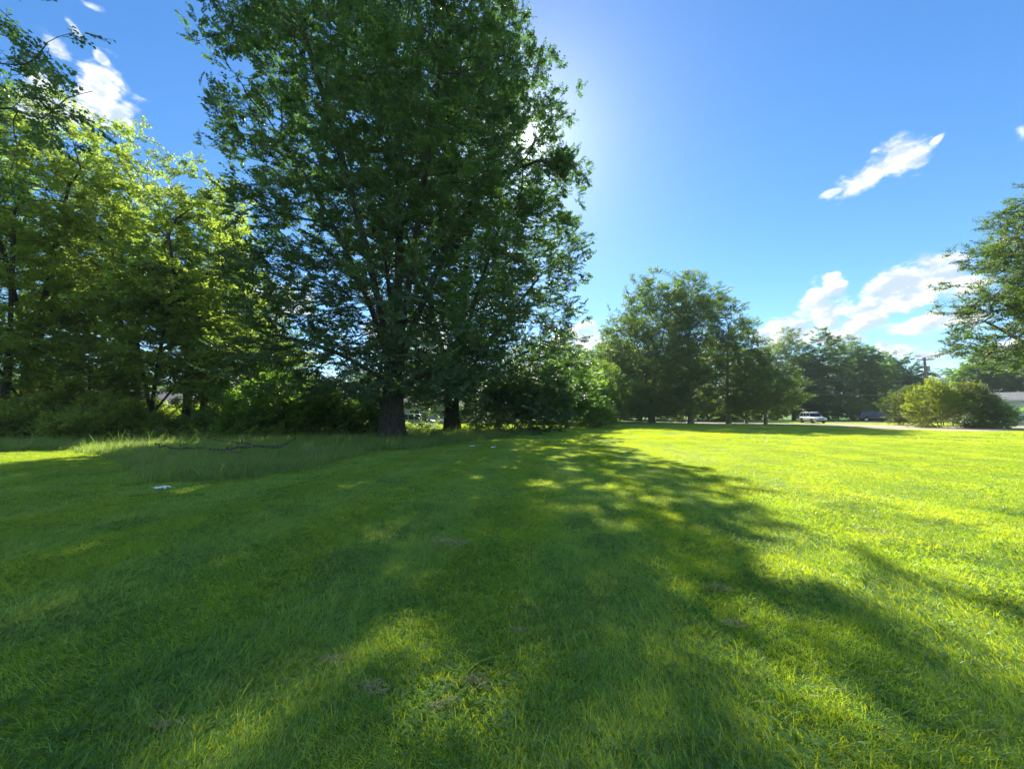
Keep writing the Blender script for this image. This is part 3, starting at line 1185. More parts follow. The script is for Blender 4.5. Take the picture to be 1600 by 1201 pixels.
w1 = make_tree('woodland_tree', 'thick dark trunk near the left edge with the tallest yellow-green woods crown', P(42, 640, 27), 5.5, .42, leads(4, 26, 5, 1), envelope_points(1350, wood_tab(26.5, 5.6, 5), 1, 41, clump=1.05, cf=1.2),
               'woods', step=.5, infl=4, kill=.8, per=1.05, lim=5, jit=.3, seed=41, bark='bark_dark', group=WT, limbs=False)
w2 = make_tree('woodland_tree', 'slim tree leaning slightly, first lit crown right of the thick dark trunk', P(118, 640, 30), 6.0, .26, leads(3, 24, 4, 2), envelope_points(1050, wood_tab(25, 4.3, 6), 1, 42, clump=1.05, cf=1.25),
               'woods', step=.5, infl=4, kill=.8, per=1.05, lim=5, jit=.3, seed=42, bark='bark_dark', group=WT, limbs=False)
w3 = make_tree('woodland_tree', 'young tree with forked trunk and low spreading light green branches in the woods', P(236, 652, 27.5), 1.5, .20, [((-.6, 0, 4), (-2.2, .5, 8), 7), ((1.0, 0, 3.0), (4.0, 0, 6.4), 8), ((.1, 0, 5), (.8, 0, 10), 8)],
               envelope_points(1300, [(3.0, 2.5, 3.5, 2), (5.5, 4, 4.4, 3.5), (9, 3.8, 3.4, 3.5), (12.5, 1.2, 1.2, 1.2)], 1, 43, clump=1.1, cf=1.5),
               'woods', step=.4, infl=3.5, kill=.65, per=1.4, lim=5, jit=.25, seed=43, bark='bark_dark', group=WT, limbs=False, flare=.25)
w4 = make_tree('woodland_tree', 'tree with straight dark trunk just left of the fallen branch, pointed bright crown', P(291, 648, 28), 5, .27, leads(3, 20, 4, 4), envelope_points(1050, wood_tab(21.5, 4.2, 4.5), 1, 44, clump=1.05, cf=1.3),
               'woods', step=.5, infl=4, kill=.75, per=1.05, lim=5, jit=.3, seed=44, bark='bark_dark', group=WT, limbs=False)

for (src, px, Y, rz, sx, sz, key, lab) in [
    (w2, 6, 24.5, 1.0, .8, .93, 'woods', 'narrow tree whose trunk stands at the extreme left edge of the lawn'),
    (w4, 190, 28.5, 2.2, 1.0, 1.13, 'woods', 'tall slender leafy-trunked tree reaching up under the white cloud'),
    (w4, 318, 31, 4.0, .95, .98, 'woods', 'second straight dark trunk close beside the one left of the fallen branch'),
    (w2, 362, 34, .6, .85, .76, 'woods', 'shorter bright tree at the right end of the woods, below the big maple crown'),
    (w3, 402, 31, 3.3, .9, .70, 'woods', 'lowest yellow-green tree of the woods, right under the gap with the water tower'),
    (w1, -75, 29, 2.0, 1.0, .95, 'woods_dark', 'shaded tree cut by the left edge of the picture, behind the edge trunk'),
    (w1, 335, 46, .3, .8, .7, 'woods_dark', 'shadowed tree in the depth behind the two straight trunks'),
    (w3, 140, 25.5, 5.1, .62, .50, 'woods', 'small sapling with flat pale leaves at the woods edge left of the forked tree'),
    (w3, 52, 25.5, 1.2, .9, .66, 'woods', 'bushy sapling hiding part of the thick dark trunk'),
    (w3, 350, 28, 4.1, .8, .66, 'woods', 'light sapling in front of the shorter bright tree'),
]:
    p = P(px, 640, Y)
    copy_tree(src, (p.x, Y), rz, sx, sz, lab, key, WT)

# ------------------------------------------------------------------ far trees beyond the big maples and the road
FT = 'trees in the far line across the field'
f1 = make_tree('far_tree', 'dense dark round maple, leftmost and broadest of the three field maples', P(1018, 650, 62), 3.0, .50, leads(6, 22, 9, 11, .55),
               envelope_points(1700, [(1.2, 6.0, 5.5, 6), (4, 7.8, 6.8, 7), (11, 8.4, 6.6, 7), (17, 6.8, 6.2, 6), (21.5, 4.4, 4.4, 4.4), (25.2, 1.2, 1.2, 1.2)], 1, 51, clump=.45, cf=.9),
               'far', step=.75, infl=5, kill=1.1, per=2.3, lim=6, jit=.42, scl=(.8, 1.3), seed=51, bark='bark', expo=2.3, limbs=False)
f2 = make_tree('far_tree', 'field maple with bare leaning limbs showing through its thin middle', P(1079, 650, 62), 2.6, .42,
               [((.5, 0, 7), (4.2, 0, 12), 9), ((-.2, 0, 9), (.4, 0, 17), 9), ((-1, 0, 7), (-2.2, 0, 13), 8), ((.8, 0, 9), (2.4, -.5, 16), 8)],
               envelope_points(1200, [(1.6, 3.6, 4, 4), (6, 4.4, 4.8, 4), (12, 4.2, 6.2, 5), (18, 4.2, 6.0, 5), (22, 2.6, 4.6, 3), (24.6, .6, 1.5, 1)], 1, 52, clump=.85, cf=1.0),
               'far', step=.7, infl=5, kill=1.05, per=2.0, lim=5, jit=.4, scl=(.75, 1.2), seed=52, bark='bark_pale', expo=2.3, limbs=False)
f3 = make_tree('far_tree', 'pointed field maple at the right of the three, airy low branches', P(1138, 650, 61), 2.4, .36, [((0, 0, 8), (.6, 0, 15), 9), ((1.5, 0, 6), (4, 0, 10), 8), ((-1, 0, 6), (-3, 0, 10), 7)],
               envelope_points(1100, [(1.8, 3.5, 5, 4), (6, 4.2, 6.3, 4), (10, 4.0, 6.3, 5), (15, 3.4, 4.6, 4), (19, 2.2, 2.6, 2.4), (22.3, .5, .5, .5)], 1, 53, clump=.8, cf=1.0),
               'far', step=.7, infl=5, kill=1.05, per=2.0, lim=5, jit=.4, scl=(.75, 1.2), seed=53, bark='bark_pale', expo=2.3, limbs=False)
f4 = make_tree('far_tree', 'small round tree beside the brown post, branches nearly touching the grass', P(1196, 650, 58), 2.0, .22, leads(4, 8, 4, 14, .6),
               envelope_points(800, [(1.8, 4.5, 3, 3), (4, 6.2, 4, 4.5), (7.5, 5, 3.4, 4), (10.6, 1.5, 1, 1)], 1, 54, clump=.5),
               'far', step=.6, infl=4, kill=.95, per=2.0, lim=5, jit=.4, scl=(.7, 1.1), seed=54, bark='bark_pale', limbs=False)
far_list = [
    (f1, 960, 78, 1.0, .9, .75, 'dark tree in the far line behind the leftmost field maple'),
    (f3, 925, 70, 2.0, .85, .62, 'light tree at the edge of the second big maple, far behind'),
    (f1, 1240, 96, 3.0, .85, .92, 'rounded tree crown highest in the far wall of trees behind the white car'),
    (f3, 1290, 94, 4.0, 1.15, 1.02, 'feathery-topped tree standing over the grey mail post and white car'),
    (f1, 1330, 98, 5.0, .8, .86, 'broad dark tree over the gap between the two cars'),
    (f2, 1362, 96, 1.6, 1.0, .74, 'lower tree with uneven top above the dark car'),
    (f1, 1392, 104, 2.3, .75, .74, 'tree just left of the utility pole'),
    (f3, 1425, 100, .4, 1.0, .76, 'slim tree touching the utility pole on its left'),
    (f1, 1185, 98, 2.7, .8, .72, 'far tree seen under the crown of the pointed field maple'),
    (f2, 1120, 92, 4.4, 1.2, .75, 'far tree showing between two field maples'),
    (f1, 1060, 90, 5.3, 1.0, .70, 'far dark tree behind the field maple with bare limbs'),
    (f1, 1000, 100, .9, 1.0, .74, 'hidden tree far behind the broadest field maple'),
    (f3, 1475, 112, 3.9, 1.3, .66, 'pale distant tree between pole and house'),
    (f1, 1540, 84, 1.9, .8, .58, 'tree rising behind the house roof'),
    (f2, 1600, 80, 2.5, 1.3, .62, 'tree behind the house at the right edge'),
    (f1, 880, 74, 3.3, .9, .70, 'tree hidden behind the right side of the second maple'),
    (f3, 800, 80, 4.9, 1.5, .72, 'distant tree behind the second maple trunk'),
    (f1, 720, 96, .2, 1.0, .62, 'distant tree behind the pale building'),
    (f2, 640, 90, 5.9, 1.4, .66, 'distant tree behind the gap beside the great trunk'),
    (f1, 560, 92, 2.1, 1.0, .50, 'distant tree left of the great trunk'),
    (f3, 480, 84, 3.0, 1.6, .44, 'distant low tree under the water tower gap'),
    (f1, 60, 84, 3.4, 1.2, .52, 'distant tree behind the leftmost woodland trunks'),
    (f1, 190, 88, 5.0, 1.3, .50, 'distant tree behind the tall slender woodland tree'),
    (f1, 330, 96, 1.4, 1.2, .50, 'distant tree behind the woods'),
]
for k_, (src, px, Y, rz, sx, sz, lab) in enumerate(far_list):
    p = P(px, 640, Y)
    copy_tree(src, (p.x, Y), rz, sx, sz, lab, ('far', 'far_green', 'far', 'far_dark')[k_ % 4], FT)

# the feathery tree leaning in from the right
lt = P(1700, 640, 21)
rgl = np.random.default_rng(77)
att, leadL = [], []
for (px, py, Y) in [(1536, 395, 20.5), (1568, 330, 22), (1634, 292, 21), (1526, 470, 20), (1520, 545, 20.5), (1578, 440, 19), (1608, 520, 19.5), (1678, 350, 19), (1658, 460, 18), (1660, 250, 21), (1598, 565, 23), (1678, 560, 19), (1700, 330, 20), (1760, 420, 20), (1820, 300, 21), (1840, 520, 21), (1750, 200, 22), (1583, 380, 23), (1638, 400, 22)]:
    e = np.array(P(px, py, Y) - Vector((lt.x, lt.y, 0)))
    for k in range(85):
        f = rgl.uniform(.35, 1.0)
        q = np.array((e[0] * f, e[1] * f, 5.0 + (e[2] - 5.0) * f ** .8))
        att.append(q + rgl.normal(size=3) * np.array((.7, .8, .27)) * (.35 + .8 * (1 - abs(f - .7))))
for e in [(-3.5, 0, 11), (-4, 1, 7), (3, 1, 12), (.5, -1, 14), (-2, -1.5, 5.5), (3, -1, 7)]:
    leadL.append(((e[0] * .4, e[1] * .4, e[2] * .75), e, 8))
make_tree('locust_tree', 'feathery tree leaning in from the right edge with flat layered branches', (lt.x, lt.y), 3.0, .33, leadL, att, 'locust',
          step=.35, infl=3.5, kill=.42, per=1.9, lim=5, jit=.2, upb=.05, scl=(.7, 1.15), seed=61, bark='bark', up=0, r_tip=.010, thin=.008)


# ------------------------------------------------------------------ shrubs
def make_shrub(name, label, loc, size, setkey, n, scl=(.7, 1.2), seed=1, stems=7, group=None, cat='shrub', clump=.5, low=.0):
    rg = np.random.default_rng(seed)
    root = empty(name, (loc[0], loc[1], gz(loc[0], loc[1])))
    tag(root, label, cat, group)
    a, b, h = size
    p = rg.normal(size=(n * 4, 3))
    p /= np.linalg.norm(p, axis=1, keepdims=True)
    lump = 1 + .2 * sines(p, 2.2, seed) + .1 * sines(p, 5, seed + 1)
    r = rg.random((len(p), 1)) ** .33 * lump[:, None]
    q = p * r * np.array((a, b, h / 2)) + np.array((0, 0, h / 2))
    ok = (q[:, 2] > low + .08) & (sines(q, 2.0, seed + 2) > -1 + clump * rg.random(len(q)))
    q = q[ok][:n]
    d = q - np.array((0, 0, h * .2))
    d = d / np.linalg.norm(d, axis=1, keepdims=True) + rg.normal(size=q.shape) * .45
    mb = MB()
    q2 = random.Random(seed)
    for i in range(stems):
        e = q[q2.randrange(len(q))]
        mb.tube([(q2.uniform(-.25, .25) * a * .5, q2.uniform(-.25, .25) * b * .5, -.1), (e[0] * .45, e[1] * .45, e[2] * .5), tuple(e)], [.045, .03, .01], 5)
    mb.build('stem', M['bark'], root, True)
    cr = link('foliage', points_mesh('foliage', q, dirs_to_euler(d, .6, rg), rg.uniform(scl[0], scl[1], len(q)), rg.integers(0, 4, len(q))), root)
    carry(cr, SETS[setkey])
    cr['kind'] = 'stuff'
    return root


def atpx(px, Y):
    p = P(px, 640, Y)
    return (p.x, Y)


make_shrub('garden_shrub', 'broad olive-green shrub hiding the front of the dark car', atpx(1422, 52), (2.9, 2.2, 4.6), 'shrub', 520, seed=1)
make_shrub('garden_shrub', 'vivid yellow-green shrub, tallest of the row in front of the house', atpx(1466, 43), (2.1, 1.8, 4.9), 'bright', 460, seed=2)
make_shrub('garden_shrub', 'wide mid-green shrub in the middle of the row covering the house corner', atpx(1512, 43.5), (2.9, 2.2, 4.6), 'shrub', 700, seed=3)
make_shrub('garden_shrub', 'darker low shrub in front of the pale house wall', atpx(1545, 42.5), (1.5, 1.5, 2.5), 'woods_dark', 260, seed=4)
make_shrub('field_shrub', 'light green bushy mass between second maple and field maples', atpx(905, 46), (3.2, 2.8, 6.8), 'woods_dark', 520, seed=5, clump=1.1)
copy_tree(w3, atpx(885, 41), 1.1, .9, .62, 'young green tree standing in the bushes right of the second maple', 'woods_dark')
make_shrub('field_shrub', 'dark leafy bush at the foot of the light green mass by the mown edge', atpx(925, 41), (2.4, 2.2, 2.9), 'woods_dark', 300, seed=6, clump=.9)
make_shrub('field_shrub', 'pale bush rising against the sky left of the broadest field maple', atpx(940, 52), (3.6, 3, 8.2), 'far', 420, seed=7)
make_shrub('field_shrub', 'dark shrub mass hanging low right of the second maple trunk', atpx(800, 31), (3.2, 2.5, 4.4), 'maple', 700, seed=8)
make_shrub('field_shrub', 'dark rounded bush at the sunlit end of the maple shade', atpx(850, 33), (2.5, 2.3, 5.2), 'maple', 600, seed=9)
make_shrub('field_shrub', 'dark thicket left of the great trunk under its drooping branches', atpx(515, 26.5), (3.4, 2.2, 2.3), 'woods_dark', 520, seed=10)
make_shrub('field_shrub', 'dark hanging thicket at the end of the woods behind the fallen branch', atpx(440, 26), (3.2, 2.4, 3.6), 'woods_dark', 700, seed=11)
make_shrub('field_shrub', 'low dark bush behind the great trunk, seen to its left', atpx(565, 30), (2.0, 1.6, 2.0), 'woods_dark', 260, seed=12)
make_shrub('field_shrub', 'dark bush hiding the cream building right of the second trunk', atpx(752, 38), (2.4, 1.6, 2.7), 'maple', 330, seed=13)
US = 'pale leafy bushes along the woods edge'
for i, (px, Y, s, key, lab) in enumerate([
    (25, 23, (2.0, 1.5, 2.0), 'understory', 'pale bush beside the trunk at the extreme left edge'),
    (75, 24, (2.2, 1.6, 1.9), 'understory', 'sunlit low bush under the thick dark trunk'),
    (128, 22.5, (2.0, 1.4, 1.5), 'understory', 'low ferny bush beside the small flat-leaved sapling'),
    (165, 24.5, (1.7, 1.4, 2.5), 'understory', 'taller pale bush with a bare crooked stem'),
    (215, 25, (1.9, 1.4, 1.3), 'understory', 'pale bush in front of the forked young tree'),
    (275, 25.5, (1.9, 1.3, .9), 'understory', 'low leafy bush behind the fallen branch'),
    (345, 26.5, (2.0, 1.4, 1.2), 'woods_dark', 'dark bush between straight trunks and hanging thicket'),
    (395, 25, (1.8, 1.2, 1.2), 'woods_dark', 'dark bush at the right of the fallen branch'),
    (95, 28, (2.4, 1.8, 2.8), 'woods', 'tall leafy bush at the foot of the slim leaning tree'),
    (200, 29, (2.4, 1.8, 2.2), 'woods', 'tall leafy bush behind the pale ones near the forked tree'),
    (-20, 27, (2.6, 2.0, 2.8), 'woods', 'tall bush cut by the left picture edge'),
    (300, 33, (2.4, 2, 1.8), 'woods', 'leafy bush behind the two straight trunks')]):
    make_shrub('woodland_bush', lab, atpx(px, Y), s, key, int(150 + 75 * s[0] * s[2]), seed=100 + i, group=US, cat='bush', stems=5)

# loose undergrowth on the woods floor
UG = [tuple(G(px, py).xy) for (px, py) in ((-90, 690), (0, 690), (110, 688), (210, 690), (300, 694), (420, 690), (520, 686), (570, 684))] + [(-7, 34), (-8, 46), (-62, 46), (-60, 26)]
rgu = np.random.default_rng(9)
q = np.stack([rgu.uniform(-62, -6, 9000), rgu.uniform(18, 46, 9000)], 1)
q = q[in_poly(q[:, 0], q[:, 1], UG)][:3200]
hz = rgu.uniform(.05, .75, len(q)) * (.5 + .5 * rgu.random(len(q)))
pts = np.stack([q[:, 0], q[:, 1], gh(q[:, 0], q[:, 1]) + hz], 1)
o = link('undergrowth', points_mesh('undergrowth', pts, dirs_to_euler(rgu.normal(size=(len(q), 3)) * np.array((1, 1, .3)), .4, rgu), rgu.uniform(.7, 1.4, len(q)), rgu.integers(0, 4, len(q))))
carry(o, SETS['understory'])
tag(o, 'leafy undergrowth covering the floor of the left woods', 'undergrowth', kind='stuff')

# the dense dark growth under and behind the far trees
rgt = np.random.default_rng(19)
n_ = 7000
xx = rgt.uniform(-110, 175, n_)
yy = 86 + 10 * rgt.random(n_) + 4 * np.sin(xx * .13)
hh = (3.4 + 2.2 * np.sin(xx * .19 + 1) + 1.5 * np.sin(xx * .47)) * rgt.random(n_) ** .8 + .2
hh *= np.where(xx < -5, 1.2, 1.35)
pts = np.stack([xx, yy, hh], 1)
d_ = rgt.normal(size=(n_, 3)); d_[:, 1] -= .6
o = link('thicket', points_mesh('thicket', pts, dirs_to_euler(d_, .6, rgt), rgt.uniform(.9, 1.7, n_), rgt.integers(0, 4, n_)))
carry(o, SETS['far'])
tag(o, 'dark unbroken thicket closing the view under the far trees', 'undergrowth', kind='stuff')
# ------------------------------------------------------------------ cars
def mat_paint(name, col, rough=.25, coat=.8, metal=0.0):
    m = mat_simple(name, col, rough, metal, var=.03, scale=3)
    b = m.node_tree.nodes['Principled BSDF']
    b.inputs['Coat Weight'].default_value = coat
    b.inputs['Coat Roughness'].default_value = .06
    return m


M['paint_white'] = mat_paint('car_paint_white', (.78, .79, .80))
M['paint_navy'] = mat_paint('car_paint_navy', (.007, .010, .022))
M['paint_silver'] = mat_paint('car_paint_silver', (.45, .50, .56), metal=.3)
M['car_glass'] = mat_simple('car_glass', (.02, .025, .03), .06, 0, var=.05, spec=.9)
M['black_plastic'] = mat_simple('black_plastic', (.02, .02, .02), .55, var=.1)
M['rubber'] = mat_simple('tyre_rubber', (.018, .018, .018), .85, var=.2, scale=20)
M['alloy'] = mat_simple('wheel_alloy', (.42, .43, .44), .3, .8, var=.05)
M['head_lens'] = mat_simple('headlight_lens', (.75, .78, .8), .12, 0, var=.03, spec=.8)
M['tail_lens'] = mat_simple('tail_light_lens', (.38, .015, .012), .2, 0, var=.05)
M['plate'] = mat_simple('number_plate', (.7, .7, .72), .5, 0, var=.03)


def make_car(label, loc, heading, paint, L=4.6, W=1.85, H=1.68, long_roof=False, wheel=.35, cat='car', group=None, name='parked_car'):
    root = empty(name, (loc[0], loc[1], loc[2]), heading)
    tag(root, label, cat, group)
    hL = L / 2
    fa, ra = hL - .92, -hL + (.98 if long_roof else .90)
    belt = H * .60
    # lower body: stations along x, cross-section half profile
    xs = sorted(set([round(x, 3) for x in list(np.linspace(-hL, hL, 47))]))
    secs = []
    for x in xs:
        f = (x + hL) / L
        zb = .24 + .10 * max(0, (abs(x) - hL + .5) / .5)
        for ax in (fa, ra):
            d = abs(x - ax)
            R_ = wheel + .075
            if d < R_: zb = max(zb, math.sqrt(R_ * R_ - d * d) + wheel * .98)
        if x > hL - 1.35:      # bonnet
            k = (x - (hL - 1.35)) / 1.35
            top = belt - .02 - .20 * k ** 2.2 - (.16 if k > .97 else 0)
        elif x < -hL + .18:
            top = belt - .06 * (1 - (x + hL) / .18)
        else:
            top = belt
        wd = W / 2 * (1 - .13 * max(0, (x - (hL - .7)) / .7) ** 2 - .10 * max(0, (-x - (hL - .45)) / .45) ** 2)
        secs.append([(wd * .93, zb), (wd * .985, zb + .05 if zb < top - .1 else zb), (wd, (zb + top) / 2 + .02 if zb < .5 else top - .16), (wd * .975, top - .09), (wd * .90, top - .01), (wd * .5, top + .025), (0, top + .035)])
    V, F = [], []
    K = 7
    for x, s in zip(xs, secs):
        for sg in (1, -1):
            for (y, z) in s: V.append((x, sg * y, z))
    n = len(xs)
    for i in range(n - 1):
        for side in (0, 1):
            for k in range(K - 1):
                a = i * 2 * K + side * K + k
                b = a + 2 * K
                F.append((a, b, b + 1, a + 1) if side == 0 else (a, a + 1, b + 1, b))
    for i in (0, n - 1):
        o = i * 2 * K
        ring = [o + k for k in range(K)] + [o + K + k for k in range(K - 2, -1, -1)]
        F.append(tuple(ring) if i == 0 else tuple(reversed(ring)))
    bd = link('body', mesh('body', V, F, paint, True), root)
    # underside and arch liners
    u_ = MB()
    u_.box((0, 0, .34), (L * .93, W * .80, .22))
    u_.build('underbody', M['black_plastic'], root)
    # cabin
    xr0, xr1 = -hL + .28, (-hL + L * .62)         # roof span
    wb = hL - 1.38
    prof = [(-hL + .10, belt - .01), (xr0 + .12, H - .09), (xr0 + .5, H - .015), ((xr0 + xr1) / 2, H), (xr1 - .25, H - .03), (xr1, H - .09), (wb, belt + .01)]

    def cabin(off, pr):
        V, F = [], []
        for (x, z) in pr:
            k = (z - belt) / (H - belt)
            y = W / 2 * (.90 - .19 * max(0, k)) + off
            V += [(x, y, z), (x, -y, z)]
        return V
    g = MB()
    m_ = len(prof)
    V = []
    for (x, z) in prof:
        k = max(0, (z - belt) / (H - belt))
        y0 = W / 2 * .90
        y = W / 2 * (.90 - .17 * k)
        V += [(x, y0, belt - .02), (x, y, z), (x, -y, z), (x, -y0, belt - .02)]
    F = []
    for i in range(m_ - 1):
        a = i * 4; b = a + 4
        F += [(a, b, b + 1, a + 1), (a + 1, b + 1, b + 2, a + 2), (a + 2, b + 2, b + 3, a + 3)]
    link('windows', mesh('window', V, F, M['car_glass'], False), root).name = 'window'
    rf = MB()
    V = []
    rp = [(xr0 + .02, H - .11), (xr0 + .22, H - .03), (xr0 + .6, H + .012), ((xr0 + xr1) / 2, H + .025), (xr1 - .3, H - .005), (xr1 - .02, H - .075)]
    for (x, z) in rp:
        k = (z - belt) / (H - belt)
        y = W / 2 * (.905 - .17 * k)
        V += [(x, y + .012, z - .075), (x, y - .03, z + .005), (x, 0, z + .022), (x, -y + .03, z + .005), (x, -y - .012, z - .075)]
    F = []
    for i in range(len(rp) - 1):
        for k in range(4):
            a = i * 5 + k
            F.append((a, a + 5, a + 6, a + 1))
    F += [(0, 1, 2, 3, 4), tuple(reversed([25, 26, 27, 28, 29]))]
    link('roof', mesh('roof', V, F, paint, True), root)
    for sg in (1, -1):
        for (xa, za, xb, zb_, wdt) in [(wb + .02, belt, xr1 - .05, H - .08, .07), (xr0 + .95 + .02, belt, xr0 + .95, H - .06, .10) if not long_roof else (xr0 + 1.2, belt, xr0 + 1.2, H - .06, .12),
                                       ((xr0 + xr1) / 2 + .42, belt, (xr0 + xr1) / 2 + .38, H - .05, .08), (-hL + .16, belt, xr0 + .10, H - .10, .12)]:
            ya, yb = W / 2 * .905, W / 2 * (.905 - .17 * (zb_ - belt) / (H - belt))
            p = MB()
            p.tube([(xa, sg * ya, za - .02), (xb, sg * yb, zb_)], wdt / 2, 4)
            p.build('pillar', paint, root)
        mr = MB()
        mr.box((wb - .22, sg * (W / 2 + .07), belt + .08), (.12, .18, .14))
        mr.build('mirror', paint, root)
        hd = MB()
        hd.box((hL - .17, sg * W * .37, belt - .27), (.30, .34, .12), (0, .12, -sg * .45))
        hd.build('headlight', M['head_lens'], root)
        tl = MB()
        tl.box((-hL + .06, sg * W * .42, belt - .08), (.16, .22, .30), (0, 0, sg * .2))
        tl.build('tail_light', M['tail_lens'], root)
        for (dx, nm) in (((xr0 + xr1) / 2 + .15, 'handle'), ((xr0 + xr1) / 2 - .75, 'handle')):
            h_ = MB()
            h_.box((dx, sg * W * .497, belt - .12), (.18, .03, .03))
            h_.build('handle', M['black_plastic'], root)
        rr = MB()
        rr.tube([(xr0 + .25, sg * W * .37, H + .02), (xr0 + .5, sg * W * .37, H + .065), (xr1 - .3, sg * W * .37, H + .05), (xr1 - .1, sg * W * .37, H)], .018, 5)
        rr.build('roof_rail', M['black_plastic'], root)
        cl = MB()
        cl.box(((fa + ra) / 2, sg * W * .487, .31), (fa - ra - 2 * wheel - .2, .05, .13))
        cl.build('sill_cladding', M['black_plastic'], root)
    gr = MB()
    gr.box((hL - .035, 0, belt - .30), (.08, W * .46, .15))
    gr.build('grille', M['black_plastic'], root)
    bp = MB()
    bp.box((hL - .04, 0, .40), (.14, W * .78, .16))
    bp.build('lower_bumper', M['black_plastic'], root)
    bp = MB()
    bp.box((-hL + .03, 0, .46), (.14, W * .80, .20))
    bp.build('rear_bumper', M['alloy'] if long_roof else M['black_plastic'], root)
    pl = MB()
    pl.box((-hL - .03, 0, .78), (.02, .32, .16))
    pl.build('number_plate', M['plate'], root)
    for ax in (fa, ra):
        for sg in (1, -1):
            wb_ = MB()
            prf = [(-.10, wheel * .62), (-.11, wheel * .9), (-.08, wheel), (.08, wheel), (.11, wheel * .9), (.10, wheel * .62)]
            V, F = [], []
            N = 24
            for (y, r) in prf:
                for k in range(N):
                    an = 2 * math.pi * k / N
                    V.append((math.cos(an) * r, y, math.sin(an) * r))
            for i in range(len(prf) - 1):
                for k in range(N):
                    F.append((i * N + k, i * N + (k + 1) % N, (i + 1) * N + (k + 1) % N, (i + 1) * N + k))
            wr = link('wheel', mesh('wheel', V, F, M['rubber'], True), root, (ax, sg * (W / 2 - .13), wheel))
            rm = MB()
            rm.tube([(0, -.09, 0), (0, .09, 0)], wheel * .18, 12)
            for k in range(5):
                an = 2 * math.pi * k / 5
                rm.box((math.cos(an) * wheel * .36, sg * .085, math.sin(an) * wheel * .36), (wheel * .60, .03, wheel * .17), (0, -an, 0))
            rm.tube([(0, sg * .06, 0), (0, sg * .065, 0)], wheel * .62, 20)
            rm.build('rim', M['alloy'], wr)
    return root


pw = G(1270, 661.5)
make_car('small white suv facing the camera at an angle on the driveway', (pw.x, pw.y, gz(pw.x, pw.y) + .05), R(-98), M['paint_white'], 4.4, 1.86, 1.70, name='white_suv')
pd = G(1374, 657.6)
make_car('long dark blue suv parked on the far grass, its nose hidden by a shrub', (atpx(1370, 74)[0], 74.0, .05), R(-30), M['paint_navy'], 5.6, 2.0, 1.95, long_roof=True, wheel=.40, name='dark_suv')
pc = atpx(652, 47)
make_car('pale silver-blue car glimpsed through the gap right of the great trunk', (pc[0], pc[1], gz(*pc)), R(12), M['paint_silver'], 4.5, 1.8, 1.5, name='parked_car')

# ------------------------------------------------------------------ buildings
M['siding'] = mat_simple('pale_siding', (.62, .66, .58), .7, var=.06, scale=2)
M['siding_cream'] = mat_simple('cream_wall', (.42, .41, .38), .8, var=.06, scale=2)
M['brown_wall'] = mat_simple('brown_brickwork', (.17, .11, .085), .9, var=.2, scale=5)
M['shingle_grey'] = mat_simple('grey_shingle', (.17, .175, .18), .9, var=.2, scale=4, bump=.4)
M['trim_white'] = mat_simple('white_trim', (.74, .75, .74), .6, var=.04)
M['window_glass'] = mat_simple('window_glass', (.03, .04, .05), .08, var=.05, spec=.9)
M['dark_trim'] = mat_simple('dark_trim', (.035, .03, .028), .7, var=.1)


